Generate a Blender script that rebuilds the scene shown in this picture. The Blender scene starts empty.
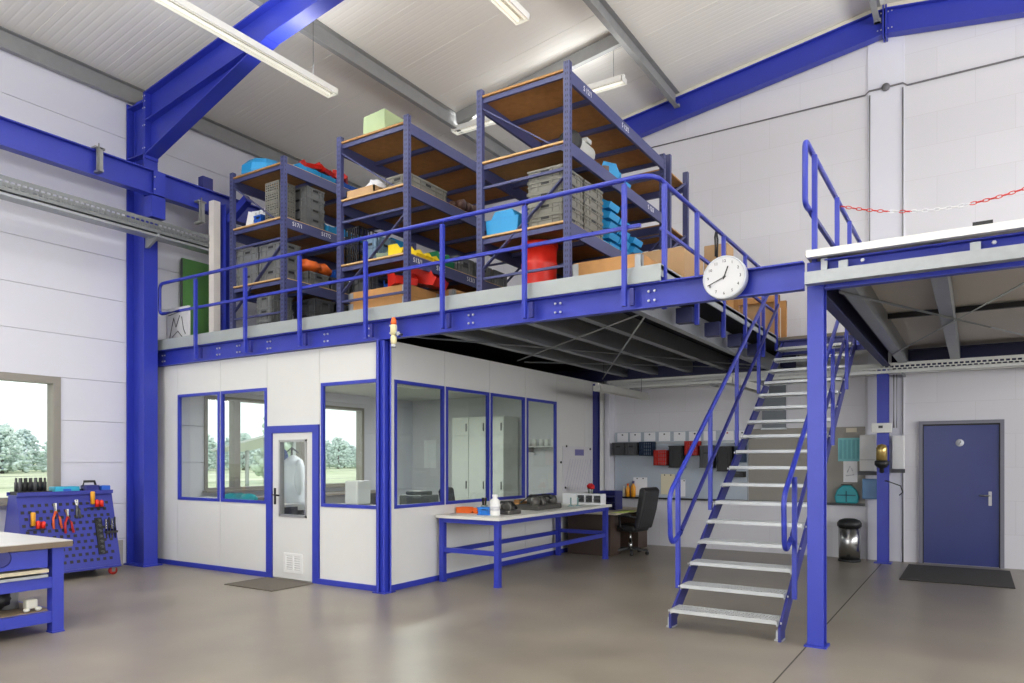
import bpy, bmesh, math, random
from mathutils import Matrix, Vector
random.seed(7)
S = bpy.context.scene
COL = S.collection
R = math.radians

# ------------------------------------------------------------------ camera
cam = bpy.data.cameras.new('camera'); camo = bpy.data.objects.new('camera', cam); COL.objects.link(camo)
camo.location = (0, 0, 1.6); camo.rotation_euler = (R(90), 0, R(32.55))
cam.sensor_width = 36; cam.lens = 726.0/1024*36
cam.shift_x = 0; cam.shift_y = (460-341.5)/1024.0
cam.clip_end = 600
S.camera = camo

# ------------------------------------------------------------------ world, light, exposure
W = bpy.data.worlds.new('overcast_sky'); S.world = W; W.use_nodes = True
nt = W.node_tree; nt.nodes.clear()
wo = nt.nodes.new('ShaderNodeOutputWorld'); bg = nt.nodes.new('ShaderNodeBackground')
tc = nt.nodes.new('ShaderNodeTexCoord'); sp = nt.nodes.new('ShaderNodeSeparateXYZ'); rp = nt.nodes.new('ShaderNodeValToRGB')
rp.color_ramp.elements[0].position = 0.45; rp.color_ramp.elements[0].color = (0.80, 0.82, 0.84, 1)
rp.color_ramp.elements[1].position = 0.7; rp.color_ramp.elements[1].color = (0.95, 0.97, 1.0, 1)
mr = nt.nodes.new('ShaderNodeMath'); mr.operation = 'MULTIPLY_ADD'; mr.inputs[1].default_value = 0.5; mr.inputs[2].default_value = 0.5
nt.links.new(tc.outputs['Generated'], sp.inputs[0]); nt.links.new(sp.outputs['Z'], mr.inputs[0])
nt.links.new(mr.outputs[0], rp.inputs[0]); nt.links.new(rp.outputs[0], bg.inputs[0])
bg.inputs[1].default_value = 1.75; nt.links.new(bg.outputs[0], wo.inputs[0])

def area(name, loc, rot, sx, sy, power, col=(1, 1, 1)):
    l = bpy.data.lights.new(name, 'AREA'); l.shape = 'RECTANGLE'; l.size = sx; l.size_y = sy; l.energy = power; l.color = col
    o = bpy.data.objects.new(name, l); COL.objects.link(o); o.location = loc; o.rotation_euler = rot
    return o
# daylight through the open gate, plus an added side light brightening the roof
area('gate_daylight', (-5.0, -7.6, 2.6), (R(105), 0, 0), 6.0, 4.6, 430, (0.98, 0.99, 1.0))
area('window_band_daylight', (8.4, 4.2, 3.2), (R(112), 0, R(90)), 16.4, 3.0, 1150, (0.99, 0.99, 1.0))
# the hall's unseen fluorescent rows, with uplights added to brighten the roof
for i, (lx, ly) in enumerate([(-7.85, 0.5), (-4.57, 0.5), (-1.3, 0.5), (2.0, 0.5), (-4.57, -4.0), (2.0, 6.5)]):
    area('hall_fluorescent_light', (lx, ly, 6.75), (0, 0, 0), 0.5, 3.0, 30, (1.0, 0.99, 0.96))
    area('hall_fluorescent_uplight', (lx, ly, 6.8), (R(180), 0, 0), 0.5, 3.0, 240, (1.0, 0.99, 0.96))

vs = S.view_settings
vs.view_transform = 'Standard'; vs.look = 'None'; vs.exposure = 0.0; vs.gamma = 1.0; vs.use_curve_mapping = False
try:
    S.cycles.use_denoising = True; S.cycles.max_bounces = 10; S.cycles.diffuse_bounces = 6; S.cycles.transparent_max_bounces = 24
    S.cycles.sample_clamp_indirect = 6.0; S.cycles.caustics_reflective = False; S.cycles.caustics_refractive = False
except Exception:
    pass

# ------------------------------------------------------------------ helpers
def lin(c):
    c = c/255.0
    return c/12.92 if c <= 0.04045 else ((c+0.055)/1.055)**2.4
MATS = {}
def mat(name, rgb, rough=0.5, metal=0.0, var=0.06, scale=6.0, bump=0.0, bscale=40.0, coat=0.0, emit=0.0, spec=0.5):
    if name in MATS: return MATS[name]
    m = bpy.data.materials.new(name); m.use_nodes = True; n = m.node_tree; b = n.nodes['Principled BSDF']
    c = tuple(lin(v) for v in rgb)
    b.inputs['Roughness'].default_value = rough; b.inputs['Metallic'].default_value = metal
    b.inputs['Coat Weight'].default_value = coat; b.inputs['Specular IOR Level'].default_value = spec
    t = n.nodes.new('ShaderNodeTexCoord'); no = n.nodes.new('ShaderNodeTexNoise'); no.inputs['Scale'].default_value = scale
    no.inputs['Detail'].default_value = 4
    n.links.new(t.outputs['Object'], no.inputs['Vector'])
    mx = n.nodes.new('ShaderNodeMix'); mx.data_type = 'RGBA'
    mx.inputs[6].default_value = tuple(max(0, v*(1-var)) for v in c)+(1,)
    mx.inputs[7].default_value = tuple(min(1, v*(1+var)) for v in c)+(1,)
    n.links.new(no.outputs['Fac'], mx.inputs[0]); n.links.new(mx.outputs[2], b.inputs['Base Color'])
    if bump:
        nb = n.nodes.new('ShaderNodeTexNoise'); nb.inputs['Scale'].default_value = bscale
        n.links.new(t.outputs['Object'], nb.inputs['Vector'])
        bp = n.nodes.new('ShaderNodeBump'); bp.inputs['Strength'].default_value = bump; bp.inputs['Distance'].default_value = 0.01
        n.links.new(nb.outputs['Fac'], bp.inputs['Height']); n.links.new(bp.outputs['Normal'], b.inputs['Normal'])
    if emit:
        b.inputs['Emission Color'].default_value = c+(1,); b.inputs['Emission Strength'].default_value = emit
    MATS[name] = m
    return m

def glass(name, tint=(0.97, 0.985, 0.975), rough=0.0):
    m = bpy.data.materials.new(name); m.use_nodes = True; n = m.node_tree; n.nodes.clear()
    o = n.nodes.new('ShaderNodeOutputMaterial'); tr = n.nodes.new('ShaderNodeBsdfTransparent'); tr.inputs[0].default_value = tint+(1,)
    g = n.nodes.new('ShaderNodeBsdfGlossy'); g.inputs['Roughness'].default_value = rough
    lw = n.nodes.new('ShaderNodeLayerWeight'); lw.inputs[0].default_value = 0.5
    pw_ = n.nodes.new('ShaderNodeMath'); pw_.operation = 'POWER'; pw_.inputs[1].default_value = 5.0
    f = n.nodes.new('ShaderNodeMath'); f.operation = 'MULTIPLY_ADD'; f.inputs[1].default_value = 0.95; f.inputs[2].default_value = 0.035
    n.links.new(lw.outputs['Facing'], pw_.inputs[0]); n.links.new(pw_.outputs[0], f.inputs[0])
    mx = n.nodes.new('ShaderNodeMixShader')
    n.links.new(f.outputs[0], mx.inputs[0]); n.links.new(tr.outputs[0], mx.inputs[1]); n.links.new(g.outputs[0], mx.inputs[2])
    n.links.new(mx.outputs[0], o.inputs[0]); MATS[name] = m
    return m

class MB:
    def __init__(s): s.v = []; s.f = []; s.m = []; s.sm = []; s.cur = 0; s.smooth = False
    def add(s, vs, fs):
        k = len(s.v); s.v += [tuple(v) for v in vs]
        for f in fs: s.f.append([i+k for i in f]); s.m.append(s.cur); s.sm.append(s.smooth)
        return s
    def slot(s, i): s.cur = i; return s
    def box(s, x0, x1, y0, y1, z0, z1):
        v = [(x0, y0, z0), (x1, y0, z0), (x1, y1, z0), (x0, y1, z0), (x0, y0, z1), (x1, y0, z1), (x1, y1, z1), (x0, y1, z1)]
        return s.add(v, [(3, 2, 1, 0), (4, 5, 6, 7), (0, 1, 5, 4), (1, 2, 6, 5), (2, 3, 7, 6), (3, 0, 4, 7)])
    def cbox(s, c, sx, sy, sz, rot=None):
        v = []
        for dz in (-.5, .5):
            for dx, dy in ((-.5, -.5), (.5, -.5), (.5, .5), (-.5, .5)):
                p = Vector((dx*sx, dy*sy, dz*sz))
                if rot: p = rot @ p
                v.append(Vector(c)+p)
        return s.add(v, [(3, 2, 1, 0), (4, 5, 6, 7), (0, 1, 5, 4), (1, 2, 6, 5), (2, 3, 7, 6), (3, 0, 4, 7)])
    def frame_of(s, d, up=(0, 0, 1)):
        d = Vector(d).normalized(); u = Vector(up)
        if abs(d.dot(u)) > 0.98: u = Vector((1, 0, 0))
        r = d.cross(u).normalized(); u = r.cross(d).normalized()
        return d, r, u
    def bar(s, p0, p1, w, h, up=(0, 0, 1)):
        p0 = Vector(p0); p1 = Vector(p1); d, r, u = s.frame_of(p1-p0, up)
        v = []
        for p in (p0, p1):
            for a, b in ((-.5, -.5), (.5, -.5), (.5, .5), (-.5, .5)): v.append(p+r*a*w+u*b*h)
        return s.add(v, [(0, 1, 2, 3), (7, 6, 5, 4), (4, 5, 1, 0), (5, 6, 2, 1), (6, 7, 3, 2), (7, 4, 0, 3)])
    def ibeam(s, p0, p1, w, h, t=0.012, up=(0, 0, 1), tw=None):
        p0 = Vector(p0); p1 = Vector(p1); d, r, u = s.frame_of(p1-p0, up)
        k = (h-t)/2
        s.bar(p0+u*k, p1+u*k, w, t, up); s.bar(p0-u*k, p1-u*k, w, t, up); s.bar(p0, p1, tw or t*0.8, h-2*t, up)
        return s
    def cbeam(s, p0, p1, w, h, t=0.012, up=(0, 0, 1), side=1):
        p0 = Vector(p0); p1 = Vector(p1); d, r, u = s.frame_of(p1-p0, up)
        k = (h-t)/2
        s.bar(p0+u*k, p1+u*k, w, t, up); s.bar(p0-u*k, p1-u*k, w, t, up)
        o = r*side*(w-t)/2
        s.bar(p0+o, p1+o, t, h-2*t, up)
        return s
    def path(s, pts, r, n=8, closed=False):
        pts = [Vector(p) for p in pts]; N = len(pts); rings = []; prev = None
        sm = s.smooth; s.smooth = True
        for i, p in enumerate(pts):
            a = pts[i-1] if (i > 0 or closed) else p
            b = pts[(i+1) % N] if (i < N-1 or closed) else p
            d = (b-a).normalized()
            if prev is None:
                _, rr, uu = s.frame_of(d)
            else:
                rr = (prev - d*prev.dot(d)).normalized(); uu = d.cross(rr).normalized()
            prev = rr
            rings.append([p+rr*math.cos(2*math.pi*k/n)*r+uu*math.sin(2*math.pi*k/n)*r for k in range(n)])
        v = [q for ring in rings for q in ring]; f = []
        for i in range(N if closed else N-1):
            j = (i+1) % N
            for k in range(n): f.append((i*n+k, i*n+(k+1) % n, j*n+(k+1) % n, j*n+k))
        s.add(v, f); s.smooth = False
        if not closed:
            s.add([], []); base = len(s.v)-len(v)
            s.f.append([base+k for k in range(n)][::-1]); s.m.append(s.cur); s.sm.append(False)
            s.f.append([base+(N-1)*n+k for k in range(n)]); s.m.append(s.cur); s.sm.append(False)
        s.smooth = sm
        return s
    def tube(s, p0, p1, r, n=8): return s.path([p0, p1], r, n)
    def lathe(s, prof, n=20, c=(0, 0, 0), axis='Z', smooth=True):
        sm = s.smooth; s.smooth = smooth; v = []; f = []
        for r, z in prof:
            for k in range(n):
                a = 2*math.pi*k/n; x, y = r*math.cos(a), r*math.sin(a)
                q = (x, y, z) if axis == 'Z' else ((z, x, y) if axis == 'X' else (x, z, y))
                v.append((c[0]+q[0], c[1]+q[1], c[2]+q[2]))
        for i in range(len(prof)-1):
            for k in range(n): f.append((i*n+k, i*n+(k+1) % n, (i+1)*n+(k+1) % n, (i+1)*n+k))
        s.add(v, f); s.smooth = sm
        b = len(s.v)-len(v)
        for e, rv in ((0, True), (len(prof)-1, False)):
            if prof[e][0] > 1e-5:
                ring = [b+e*n+k for k in range(n)]
                s.f.append(ring[::-1] if rv else ring); s.m.append(s.cur); s.sm.append(False)
        return s
    def prism(s, poly, axis, a0, a1):
        # poly in the two remaining axes, in order (X: y,z) (Y: x,z) (Z: x,y)
        n = len(poly)
        def P(p, a): return (a, p[0], p[1]) if axis == 'X' else ((p[0], a, p[1]) if axis == 'Y' else (p[0], p[1], a))
        v = [P(p, a0) for p in poly]+[P(p, a1) for p in poly]
        f = [tuple(range(n))[::-1], tuple(range(n, 2*n))]+[(i, (i+1) % n, n+(i+1) % n, n+i) for i in range(n)]
        return s.add(v, f)
    def blob(s, c, rx, ry, rz, nu=14, nv=9, jit=0.0):
        v = []; f = []; sm = s.smooth; s.smooth = True
        for i in range(nv+1):
            th = math.pi*i/nv
            for k in range(nu):
                ph = 2*math.pi*k/nu; q = 1+random.uniform(-jit, jit)
                v.append((c[0]+rx*q*math.sin(th)*math.cos(ph), c[1]+ry*q*math.sin(th)*math.sin(ph), c[2]+rz*q*math.cos(th)))
        for i in range(nv):
            for k in range(nu): f.append((i*nu+k, (i+1)*nu+k, (i+1)*nu+(k+1) % nu, i*nu+(k+1) % nu))
        s.add(v, f); s.smooth = sm
        return s
    def build(s, name, mats, parent=None, world=True, bevel=0.0, recenter=True):
        me = bpy.data.meshes.new(name); ofs = Vector((0, 0, 0))
        if parent is None and recenter and s.v:
            xs, ys, zs = zip(*s.v); ofs = Vector(((min(xs)+max(xs))/2, (min(ys)+max(ys))/2, min(zs)))
        elif parent is not None and world:
            p = parent
            while p.parent: p = p.parent
            ofs = p.location.copy()
        me.from_pydata([tuple(Vector(v)-ofs) for v in s.v], [], s.f)
        if not isinstance(mats, (list, tuple)): mats = [mats]
        for m in mats: me.materials.append(m)
        for i, pl in enumerate(me.polygons): pl.material_index = s.m[i]; pl.use_smooth = s.sm[i]
        bm = bmesh.new(); bm.from_mesh(me); bmesh.ops.remove_doubles(bm, verts=bm.verts, dist=1e-6)
        bmesh.ops.recalc_face_normals(bm, faces=bm.faces); bm.to_mesh(me); bm.free()
        o = bpy.data.objects.new(name, me); COL.objects.link(o)
        if parent is None: o.location = ofs
        else: o.parent = parent
        if bevel:
            b = o.modifiers.new('bevel', 'BEVEL'); b.width = bevel; b.segments = 2; b.limit_method = 'ANGLE'
        return o

def tag(o, label=None, cat=None, group=None, kind=None):
    if label: o['label'] = label
    if cat: o['category'] = cat
    if group: o['group'] = group
    if kind: o['kind'] = kind
    return o
def thing(name, label, cat, loc=(0, 0, 0), rz=0.0, group=None):
    o = bpy.data.objects.new(name, None); COL.objects.link(o); o.empty_display_size = 0.1
    o.location = loc; o.rotation_euler = (0, 0, rz)
    return tag(o, label, cat, group)
def struct(name, mb, m, label=None, parent=None, cat=None):
    o = mb.build(name, m, parent, recenter=False)
    if parent is None: tag(o, label or name.replace('_', ' '), cat or name.split('_')[0], kind='structure')
    return o
def dup(o, parent=None, loc=None, rz=None, label=None, group=None, m=None):
    c = o.copy(); COL.objects.link(c)
    c.parent = parent
    if loc is not None: c.location = loc
    if rz is not None: c.rotation_euler = (0, 0, rz)
    if label: c['label'] = label
    if group: c['group'] = group
    for ch in list(o.children): dup(ch, c)
    return c
def text_mesh(body, size, m, parent, name, loc, rot, depth=0.001, align='CENTER'):
    cu = bpy.data.curves.new(name, 'FONT'); cu.body = body; cu.size = size; cu.align_x = align; cu.align_y = 'CENTER'; cu.extrude = depth
    cu.resolution_u = 3
    t = bpy.data.objects.new('tmp', cu); COL.objects.link(t)
    me = bpy.data.meshes.new_from_object(t); bpy.data.objects.remove(t); bpy.data.curves.remove(cu)
    me.materials.clear(); me.materials.append(m)
    o = bpy.data.objects.new(name, me); COL.objects.link(o); o.parent = parent
    p = parent
    while p.parent: p = p.parent
    o.location = Vector(loc)-p.location; o.rotation_euler = rot
    return o

# ------------------------------------------------------------------ materials
BLUE = mat('blue_paint', (44, 56, 164), 0.38, var=0.05)
NAVY = mat('navy_paint', (38, 42, 84), 0.5)
DBLUE = mat('dark_blue_paint', (40, 44, 120), 0.42)
RACK = mat('slate_blue_paint', (66, 70, 112), 0.45, var=0.08)
RACKHOLE = mat('slot_dark', (38, 40, 62), 0.7)
GALV = mat('galvanised_steel', (160, 164, 166), 0.42, 0.55, var=0.12, scale=14)
GALVD = mat('dull_zinc', (152, 153, 152), 0.55, 0.3, var=0.12, scale=9)
ZINC = mat('bright_zinc', (188, 191, 192), 0.42, 0.3)
BOLT = mat('bolt_zinc', (210, 212, 215), 0.3, 0.6)
WHITE = mat('white_panel', (220, 220, 217), 0.45, var=0.02)
WALLW = mat('wall_white', (218, 218, 226), 0.6, var=0.02, scale=1.5)
BOARDW = mat('white_board', (232, 230, 228), 0.5, var=0.03)
CHIP = mat('chipboard', (168, 124, 72), 0.75, var=0.3, scale=12)
CHIPE = mat('chipboard_edge', (206, 170, 118), 0.75, var=0.12, scale=30)
PINE = mat('pine_wood', (186, 136, 80), 0.65, var=0.16, scale=9)
CARD = mat('cardboard', (186, 152, 112), 0.85, var=0.06)
BLACK = mat('black_plastic', (26, 26, 28), 0.5)
DGREY = mat('dark_grey_plastic', (70, 71, 74), 0.55, var=0.12)
GREY = mat('grey_crate_plastic', (106, 108, 108), 0.6, var=0.12)
LGREY = mat('light_grey_crate_plastic', (120, 119, 110), 0.6, var=0.1)
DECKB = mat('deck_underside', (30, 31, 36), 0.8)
DECKT = mat('deck_top', (120, 112, 100), 0.8)
RED = mat('red_plastic', (214, 42, 28), 0.4)
DRED = mat('dark_red', (170, 36, 34), 0.5)
CYAN = mat('cyan_blue_plastic', (40, 146, 204), 0.45, var=0.08)
TEAL = mat('teal_plastic', (30, 150, 160), 0.45)
MBLUE = mat('mid_blue_plastic', (36, 92, 190), 0.45)
YELL = mat('yellow_plastic', (238, 212, 30), 0.45)
GREEN = mat('green_plastic', (20, 130, 82), 0.45)
GREENB = mat('green_board', (92, 148, 78), 0.6)
PGREEN = mat('pale_green_card', (176, 196, 150), 0.75)
ORANGE = mat('orange_plastic', (232, 106, 34), 0.5)
PAPER = mat('white_paper', (238, 238, 240), 0.7, var=0.02)
ALU = mat('brushed_aluminium', (178, 178, 178), 0.35, 0.8)
STEEL = mat('stainless_steel', (176, 176, 174), 0.25, 1.0, var=0.05)
WINF = mat('window_frame_taupe', (140, 135, 126), 0.5)
GLASS = glass('clear_glass', (0.965, 0.985, 0.975))
GLASS2 = glass('tinted_glass', (0.90, 0.945, 0.915))
LAMPW = mat('lamp_white', (238, 238, 232), 0.4, var=0.01)
TUBE = mat('fluorescent_tube', (255, 252, 240), 0.4, emit=0.7, var=0.01)
LEATH = mat('black_leather', (34, 34, 36), 0.42, bump=0.2, bscale=60)

# ------------------------------------------------------------------ room geometry constants
XL, YF, XR, YB = -11.0, 12.95, 8.6, -8.0
RX, RZ, SL = -1.2, 8.77, 0.145
def zroof(x): return RZ - SL*abs(x-RX)

# floor: polished concrete with two saw-cut joints
m = bpy.data.materials.new('polished_concrete'); m.use_nodes = True; n = m.node_tree; b = n.nodes['Principled BSDF']
t = n.nodes.new('ShaderNodeTexCoord')
def noise(sc, det=5, rough=0.55):
    q = n.nodes.new('ShaderNodeTexNoise'); q.inputs['Scale'].default_value = sc; q.inputs['Detail'].default_value = det; q.inputs['Roughness'].default_value = rough
    n.links.new(t.outputs['Object'], q.inputs['Vector']); return q
n1 = noise(0.3, 3); n2 = noise(1.4, 5, 0.55)
r1 = n.nodes.new('ShaderNodeValToRGB'); e = r1.color_ramp.elements
e[0].position = 0.38; e[0].color = (lin(116), lin(108), lin(97), 1); e[1].position = 0.64; e[1].color = (lin(144), lin(136), lin(122), 1)
ad = n.nodes.new('ShaderNodeMath'); ad.operation = 'MULTIPLY_ADD'; ad.inputs[1].default_value = 0.6
hm = n.nodes.new('ShaderNodeMath'); hm.operation = 'MULTIPLY'; hm.inputs[1].default_value = 0.4
n.links.new(n1.outputs[0], ad.inputs[0]); n.links.new(n2.outputs[0], hm.inputs[0]); n.links.new(hm.outputs[0], ad.inputs[2]); n.links.new(ad.outputs[0], r1.inputs[0])
n.links.new(r1.outputs[0], b.inputs['Base Color'])
rr = n.nodes.new('ShaderNodeMapRange'); rr.inputs[3].default_value = 0.27; rr.inputs[4].default_value = 0.4
n.links.new(n2.outputs[0], rr.inputs[0]); n.links.new(rr.outputs[0], b.inputs['Roughness'])
b.inputs['Specular IOR Level'].default_value = 0.5
FLOORM = m
JOINT = mat('joint_dark', (70, 66, 60), 0.8)
fl = MB().box(XL-0.2, XR, YB, YF+0.3, -0.2, 0)
struct('floor', fl, FLOORM, 'polished grey brown concrete floor of the hall', cat='floor')
jb = MB().box(-1.228, -1.216, YB, YF, 0, 0.0012)
struct('trim_1', jb, JOINT, 'thin dark saw cut joint in the concrete floor', cat='trim')

# far gable wall: painted blockwork
m = bpy.data.materials.new('painted_blockwork'); m.use_nodes = True; n = m.node_tree; b = n.nodes['Principled BSDF']
t = n.nodes.new('ShaderNodeTexCoord'); mp = n.nodes.new('ShaderNodeMapping'); mp.inputs['Rotation'].default_value = (R(90), 0, 0)
br = n.nodes.new('ShaderNodeTexBrick'); br.inputs['Scale'].default_value = 1.0; br.inputs['Brick Width'].default_value = 0.998; br.inputs['Row Height'].default_value = 0.498
br.inputs['Mortar Size'].default_value = 0.004; br.inputs['Mortar Smooth'].default_value = 0.3; br.offset = 0.5
for k, c in (('Color1', (216, 215, 219)), ('Color2', (212, 211, 215)), ('Mortar', (204, 202, 205))):
    br.inputs[k].default_value = tuple(lin(v) for v in c)+(1,)
n.links.new(t.outputs['Object'], mp.inputs[0]); n.links.new(mp.outputs[0], br.inputs['Vector']); n.links.new(br.outputs['Color'], b.inputs['Base Color'])
bp = n.nodes.new('ShaderNodeBump'); bp.inputs['Strength'].default_value = 0.12; bp.inputs['Distance'].default_value = 0.003; bp.invert = True
n.links.new(br.outputs['Fac'], bp.inputs['Height']); n.links.new(bp.outputs['Normal'], b.inputs['Normal']); b.inputs['Roughness'].default_value = 0.7
BLOCK = m
wf = MB().prism([(XL-0.2, 0), (XR, 0), (XR, zroof(XR)+0.1), (RX, RZ+0.1), (XL-0.2, zroof(XL-0.2)+0.1)], 'Y', YF, YF+0.3)
struct('wall_far', wf, BLOCK, 'white painted blockwork gable wall at the back', cat='wall')
struct('trim_2', MB().box(-6.0, -5.9, YF-0.25, YF, 0, 3.05), WALLW, 'white concrete pillar at the rear end of the office', cat='trim')
struct('trim_6', MB().box(-1.46, -0.94, YF-0.02, YF, 0, 8.4), WALLW, 'flat white pilaster below the roof ridge on the back wall', cat='trim')

# left wall: horizontal sandwich panels with two window openings
bands = [0.0, 0.4, 0.94, 1.56, 2.17, 2.78, 3.4, 4.02, 4.66, 5.28, 5.9, 6.53, 7.42]
openY = [(1.6, 5.26, 1.02, 2.78), (7.55, 11.35, 1.08, 2.70)]
wl = MB()
def leftband(x0, x1, z0, z1):
    zs = sorted({z0, z1} | {q for o in openY for q in (o[2], o[3]) if z0 < q < z1})
    for a, c in zip(zs[:-1], zs[1:]):
        y = YB
        for o in openY:
            if a >= o[2]-1e-6 and c <= o[3]+1e-6:
                wl.box(x0, x1, y, o[0], a, c); y = o[1]
        wl.box(x0, x1, y, YF+0.3, a, c)
for a, c in zip(bands[:-1], bands[1:]): leftband(XL-0.1, XL, a+0.003, c-0.003)
leftband(XL-0.2, XL-0.09, 0, 7.42)
struct('wall_left', wl, WALLW, 'white sandwich panel side wall with horizontal joints', cat='wall')
struct('trim_3', MB().box(XL, XL+0.03, YB, 6.15, 0, 0.38), mat('plinth_grey', (168, 164, 158), 0.7), 'grey plinth along the foot of the left wall', cat='trim')

def wall_window(name, label, y0, y1, z0, z1, mull):
    root = tag(bpy.data.objects.new(name, None), label, 'window', kind='structure'); COL.objects.link(root)
    root.location = (XL-0.05, (y0+y1)/2, z0)
    f = MB()
    w = 0.10 if y0 < 5 else 0.06
    f.box(XL-0.16, XL+0.02, y0, y0+w, z0, z1).box(XL-0.16, XL+0.02, y1-w, y1, z0, z1)
    f.box(XL-0.16, XL+0.02, y0+w, y1-w, z1-w, z1).box(XL-0.16, XL+0.02, y0+w, y1-w, z0, z0+w*0.7)
    for q in mull: f.box(XL-0.14, XL+0.015, q-0.06, q+0.06, z0+w*0.7, z1-w)
    f.build('window_frame', WINF, root)
    MB().box(XL-0.07, XL-0.06, y0+w*0.9, y1-w*0.9, z0+w*0.6, z1-w*0.9).build('pane', GLASS, root)
    MB().box(XL-0.02, XL+0.12, y0-0.03, y1+0.03, z0-0.03, z0).build('window_sill', WINF, root)
wall_window('window_1', 'taupe framed window in the left wall looking onto a field', 1.6, 5.26, 1.02, 2.78, [3.1])
wall_window('window_2', 'window of the office in the outer wall seen through its glass', 7.55, 11.35, 1.08, 2.70, [8.2, 9.7])

# closing walls behind the photographer, with gate and a window band added for light
gb = MB().box(XL-0.2, -8.2, YB-0.2, YB, 0, 7.4).box(-1.8, XR, YB-0.2, YB, 0, 7.4).box(-8.2, -1.8, YB-0.2, YB, 5.0, 7.4)
gb.prism([(XL-0.2, 7.4), (XR, 7.4), (XR, zroof(XR)+0.1), (RX, RZ+0.1), (XL-0.2, zroof(XL-0.2)+0.1)], 'Y', YB-0.2, YB)
struct('wall_back', gb, WALLW, 'white wall with gate opening behind the photographer', cat='wall')
rb = MB().box(XR, XR+0.2, YB-0.2, YF+0.3, 0, 1.4).box(XR, XR+0.2, YB-0.2, YF+0.3, 4.6, 7.6).box(XR, XR+0.2, YB-0.2, -4, 1.4, 4.6).box(XR, XR+0.2, 12.5, YF+0.3, 1.4, 4.6)
struct('wall_right', rb, WALLW, 'white right wall with a long window band', cat='wall')

# ceiling: ribbed sandwich panels on both roof slopes
ROOFM = mat('roof_panel', (230, 228, 221), 0.5, var=0.02, scale=1.2)
ce = MB()
def roof_slope(xa, xb):
    prof = []
    y = YB-0.2
    while y < YF+0.3:
        k = round((y-(YB-0.2))/0.1)
        if k % 10 == 0: prof += [(y, -0.0), (y+0.004, 0.008), (y+0.01, 0.008), (y+0.014, 0.0), (y+0.085, 0.0)]
        else: prof += [(y, 0.0022), (y+0.02, 0.0), (y+0.08, 0.0)]
        y += 0.1
    prof.append((YF+0.3, 0))
    v = []
    for x in (xa, xb):
        for (yy, dz) in prof: v.append((x, yy, zroof(x)+dz))
    nn = len(prof)
    f = [(i, i+1, nn+i+1, nn+i) for i in range(nn-1)]
    k = len(v)
    v += [(xa, YB-0.2, zroof(xa)+0.12), (xa, YF+0.3, zroof(xa)+0.12), (xb, YF+0.3, zroof(xb)+0.12), (xb, YB-0.2, zroof(xb)+0.12)]
    f.append((k, k+1, k+2, k+3))
    ce.add(v, f)
roof_slope(XL-0.2, RX); roof_slope(RX, XR+0.2)
struct('ceiling', ce, ROOFM, 'pale ribbed sandwich panel roof underside', cat='ceiling')

# ------------------------------------------------------------------ portal frame, purlins, gable steel
bolt_me = None
def bolt(parent, loc, axis='Y', r=0.014):
    """a bolt head; loc in world coordinates"""
    global bolt_me
    if bolt_me is None:
        bo = MB().lathe([(0.0, -0.012), (0.8, -0.012), (1.0, 0.0), (0.0, 0.0001)], 6, smooth=False)
        q = bo.build('bolt', BOLT); bolt_me = q.data; bpy.data.objects.remove(q)
        for v in bolt_me.vertices:
            v.co.x *= 1; v.co.z *= 1
    o = bpy.data.objects.new('bolt', bolt_me); COL.objects.link(o); o.parent = parent
    p = parent
    while p.parent: p = p.parent
    o.location = Vector(loc)-p.location
    o.scale = (r, r, 1)
    o.rotation_euler = {'Y': (R(-90), 0, 0), 'X': (0, R(-90), 0), '-Y': (R(90), 0, 0)}[axis]
    return o

YP = 6.31                                               # portal frame plane
t = thing('steel_column', 'blue steel portal column standing against the left wall', 'column', (-10.72, YP, 0))
c = MB()
c.box(-10.97, -10.95, 6.2, 6.42, 0, 7.05).box(-10.52, -10.5, 6.2, 6.42, 0, 6.2).box(-10.95, -10.52, 6.303, 6.317, 0, 7.1)
c.build('shaft', BLUE, t)
MB().box(-10.98, -10.44, 6.16, 6.46, 0, 0.02).build('base_plate', BLUE, t)
s = MB()
for z in (6.2, 6.98): s.box(-10.95, -10.5, 6.2, 6.42, z-0.008, z+0.008)
s.box(-10.93, -10.88, 6.29, 6.3, 6.15, 6.95)
s.build('stiffener', BLUE, t)
MB().box(-10.52, -10.5, 6.2, 6.42, 6.18, 7.12).build('end_plate', BLUE, t)
for z in (6.28, 6.62, 6.88, 6.98, 7.06):
    bolt(t, (-10.53, 6.2, z), 'Y'); bolt(t, (-10.49, 6.2, z), 'Y')

def rafter(name, label, yc, w, x0, x1, depth, drop, haunch=None, mt=BLUE):
    t = thing(name, label, 'beam', (x0, yc, zroof(x0)-drop-depth))
    rb = MB(); k = depth/2
    rb.ibeam((x0, yc, zroof(x0)-drop-k), (x1, yc, zroof(x1)-drop-k), w, depth, 0.018)
    rb.build('web_and_flanges', mt, t)
    if haunch:
        hx0, hx1, hz0 = haunch
        z1 = zroof(hx1)-drop-depth
        h = MB().prism([(hx0, zroof(hx0)-drop-depth), (hx1, z1), (hx0, hz0)], 'Y', yc-0.006, yc+0.006)
        h.bar((hx0, yc, hz0), (hx1, yc, z1), w, 0.018)
        h.build('haunch', mt, t)
        MB().box(hx0, hx0+0.022, yc-w/2, yc+w/2, hz0-0.05, zroof(hx0)-drop).build('end_plate', mt, t)
    return t
rafter('roof_rafter', 'blue haunched roof rafter rising from the left portal column', YP, 0.21, -10.5, RX, 0.44, 0.30, (-10.5, -7.75, 6.18))
rafter('roof_rafter', 'blue roof rafter falling right of the ridge above the photographer', YP, 0.21, RX, 8.5, 0.44, 0.30)
g1 = rafter('gable_rafter', 'blue gable rafter on the back wall rising left of the ridge', YF-0.12, 0.16, XL, RX-0.01, 0.40, 0.07)
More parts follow.
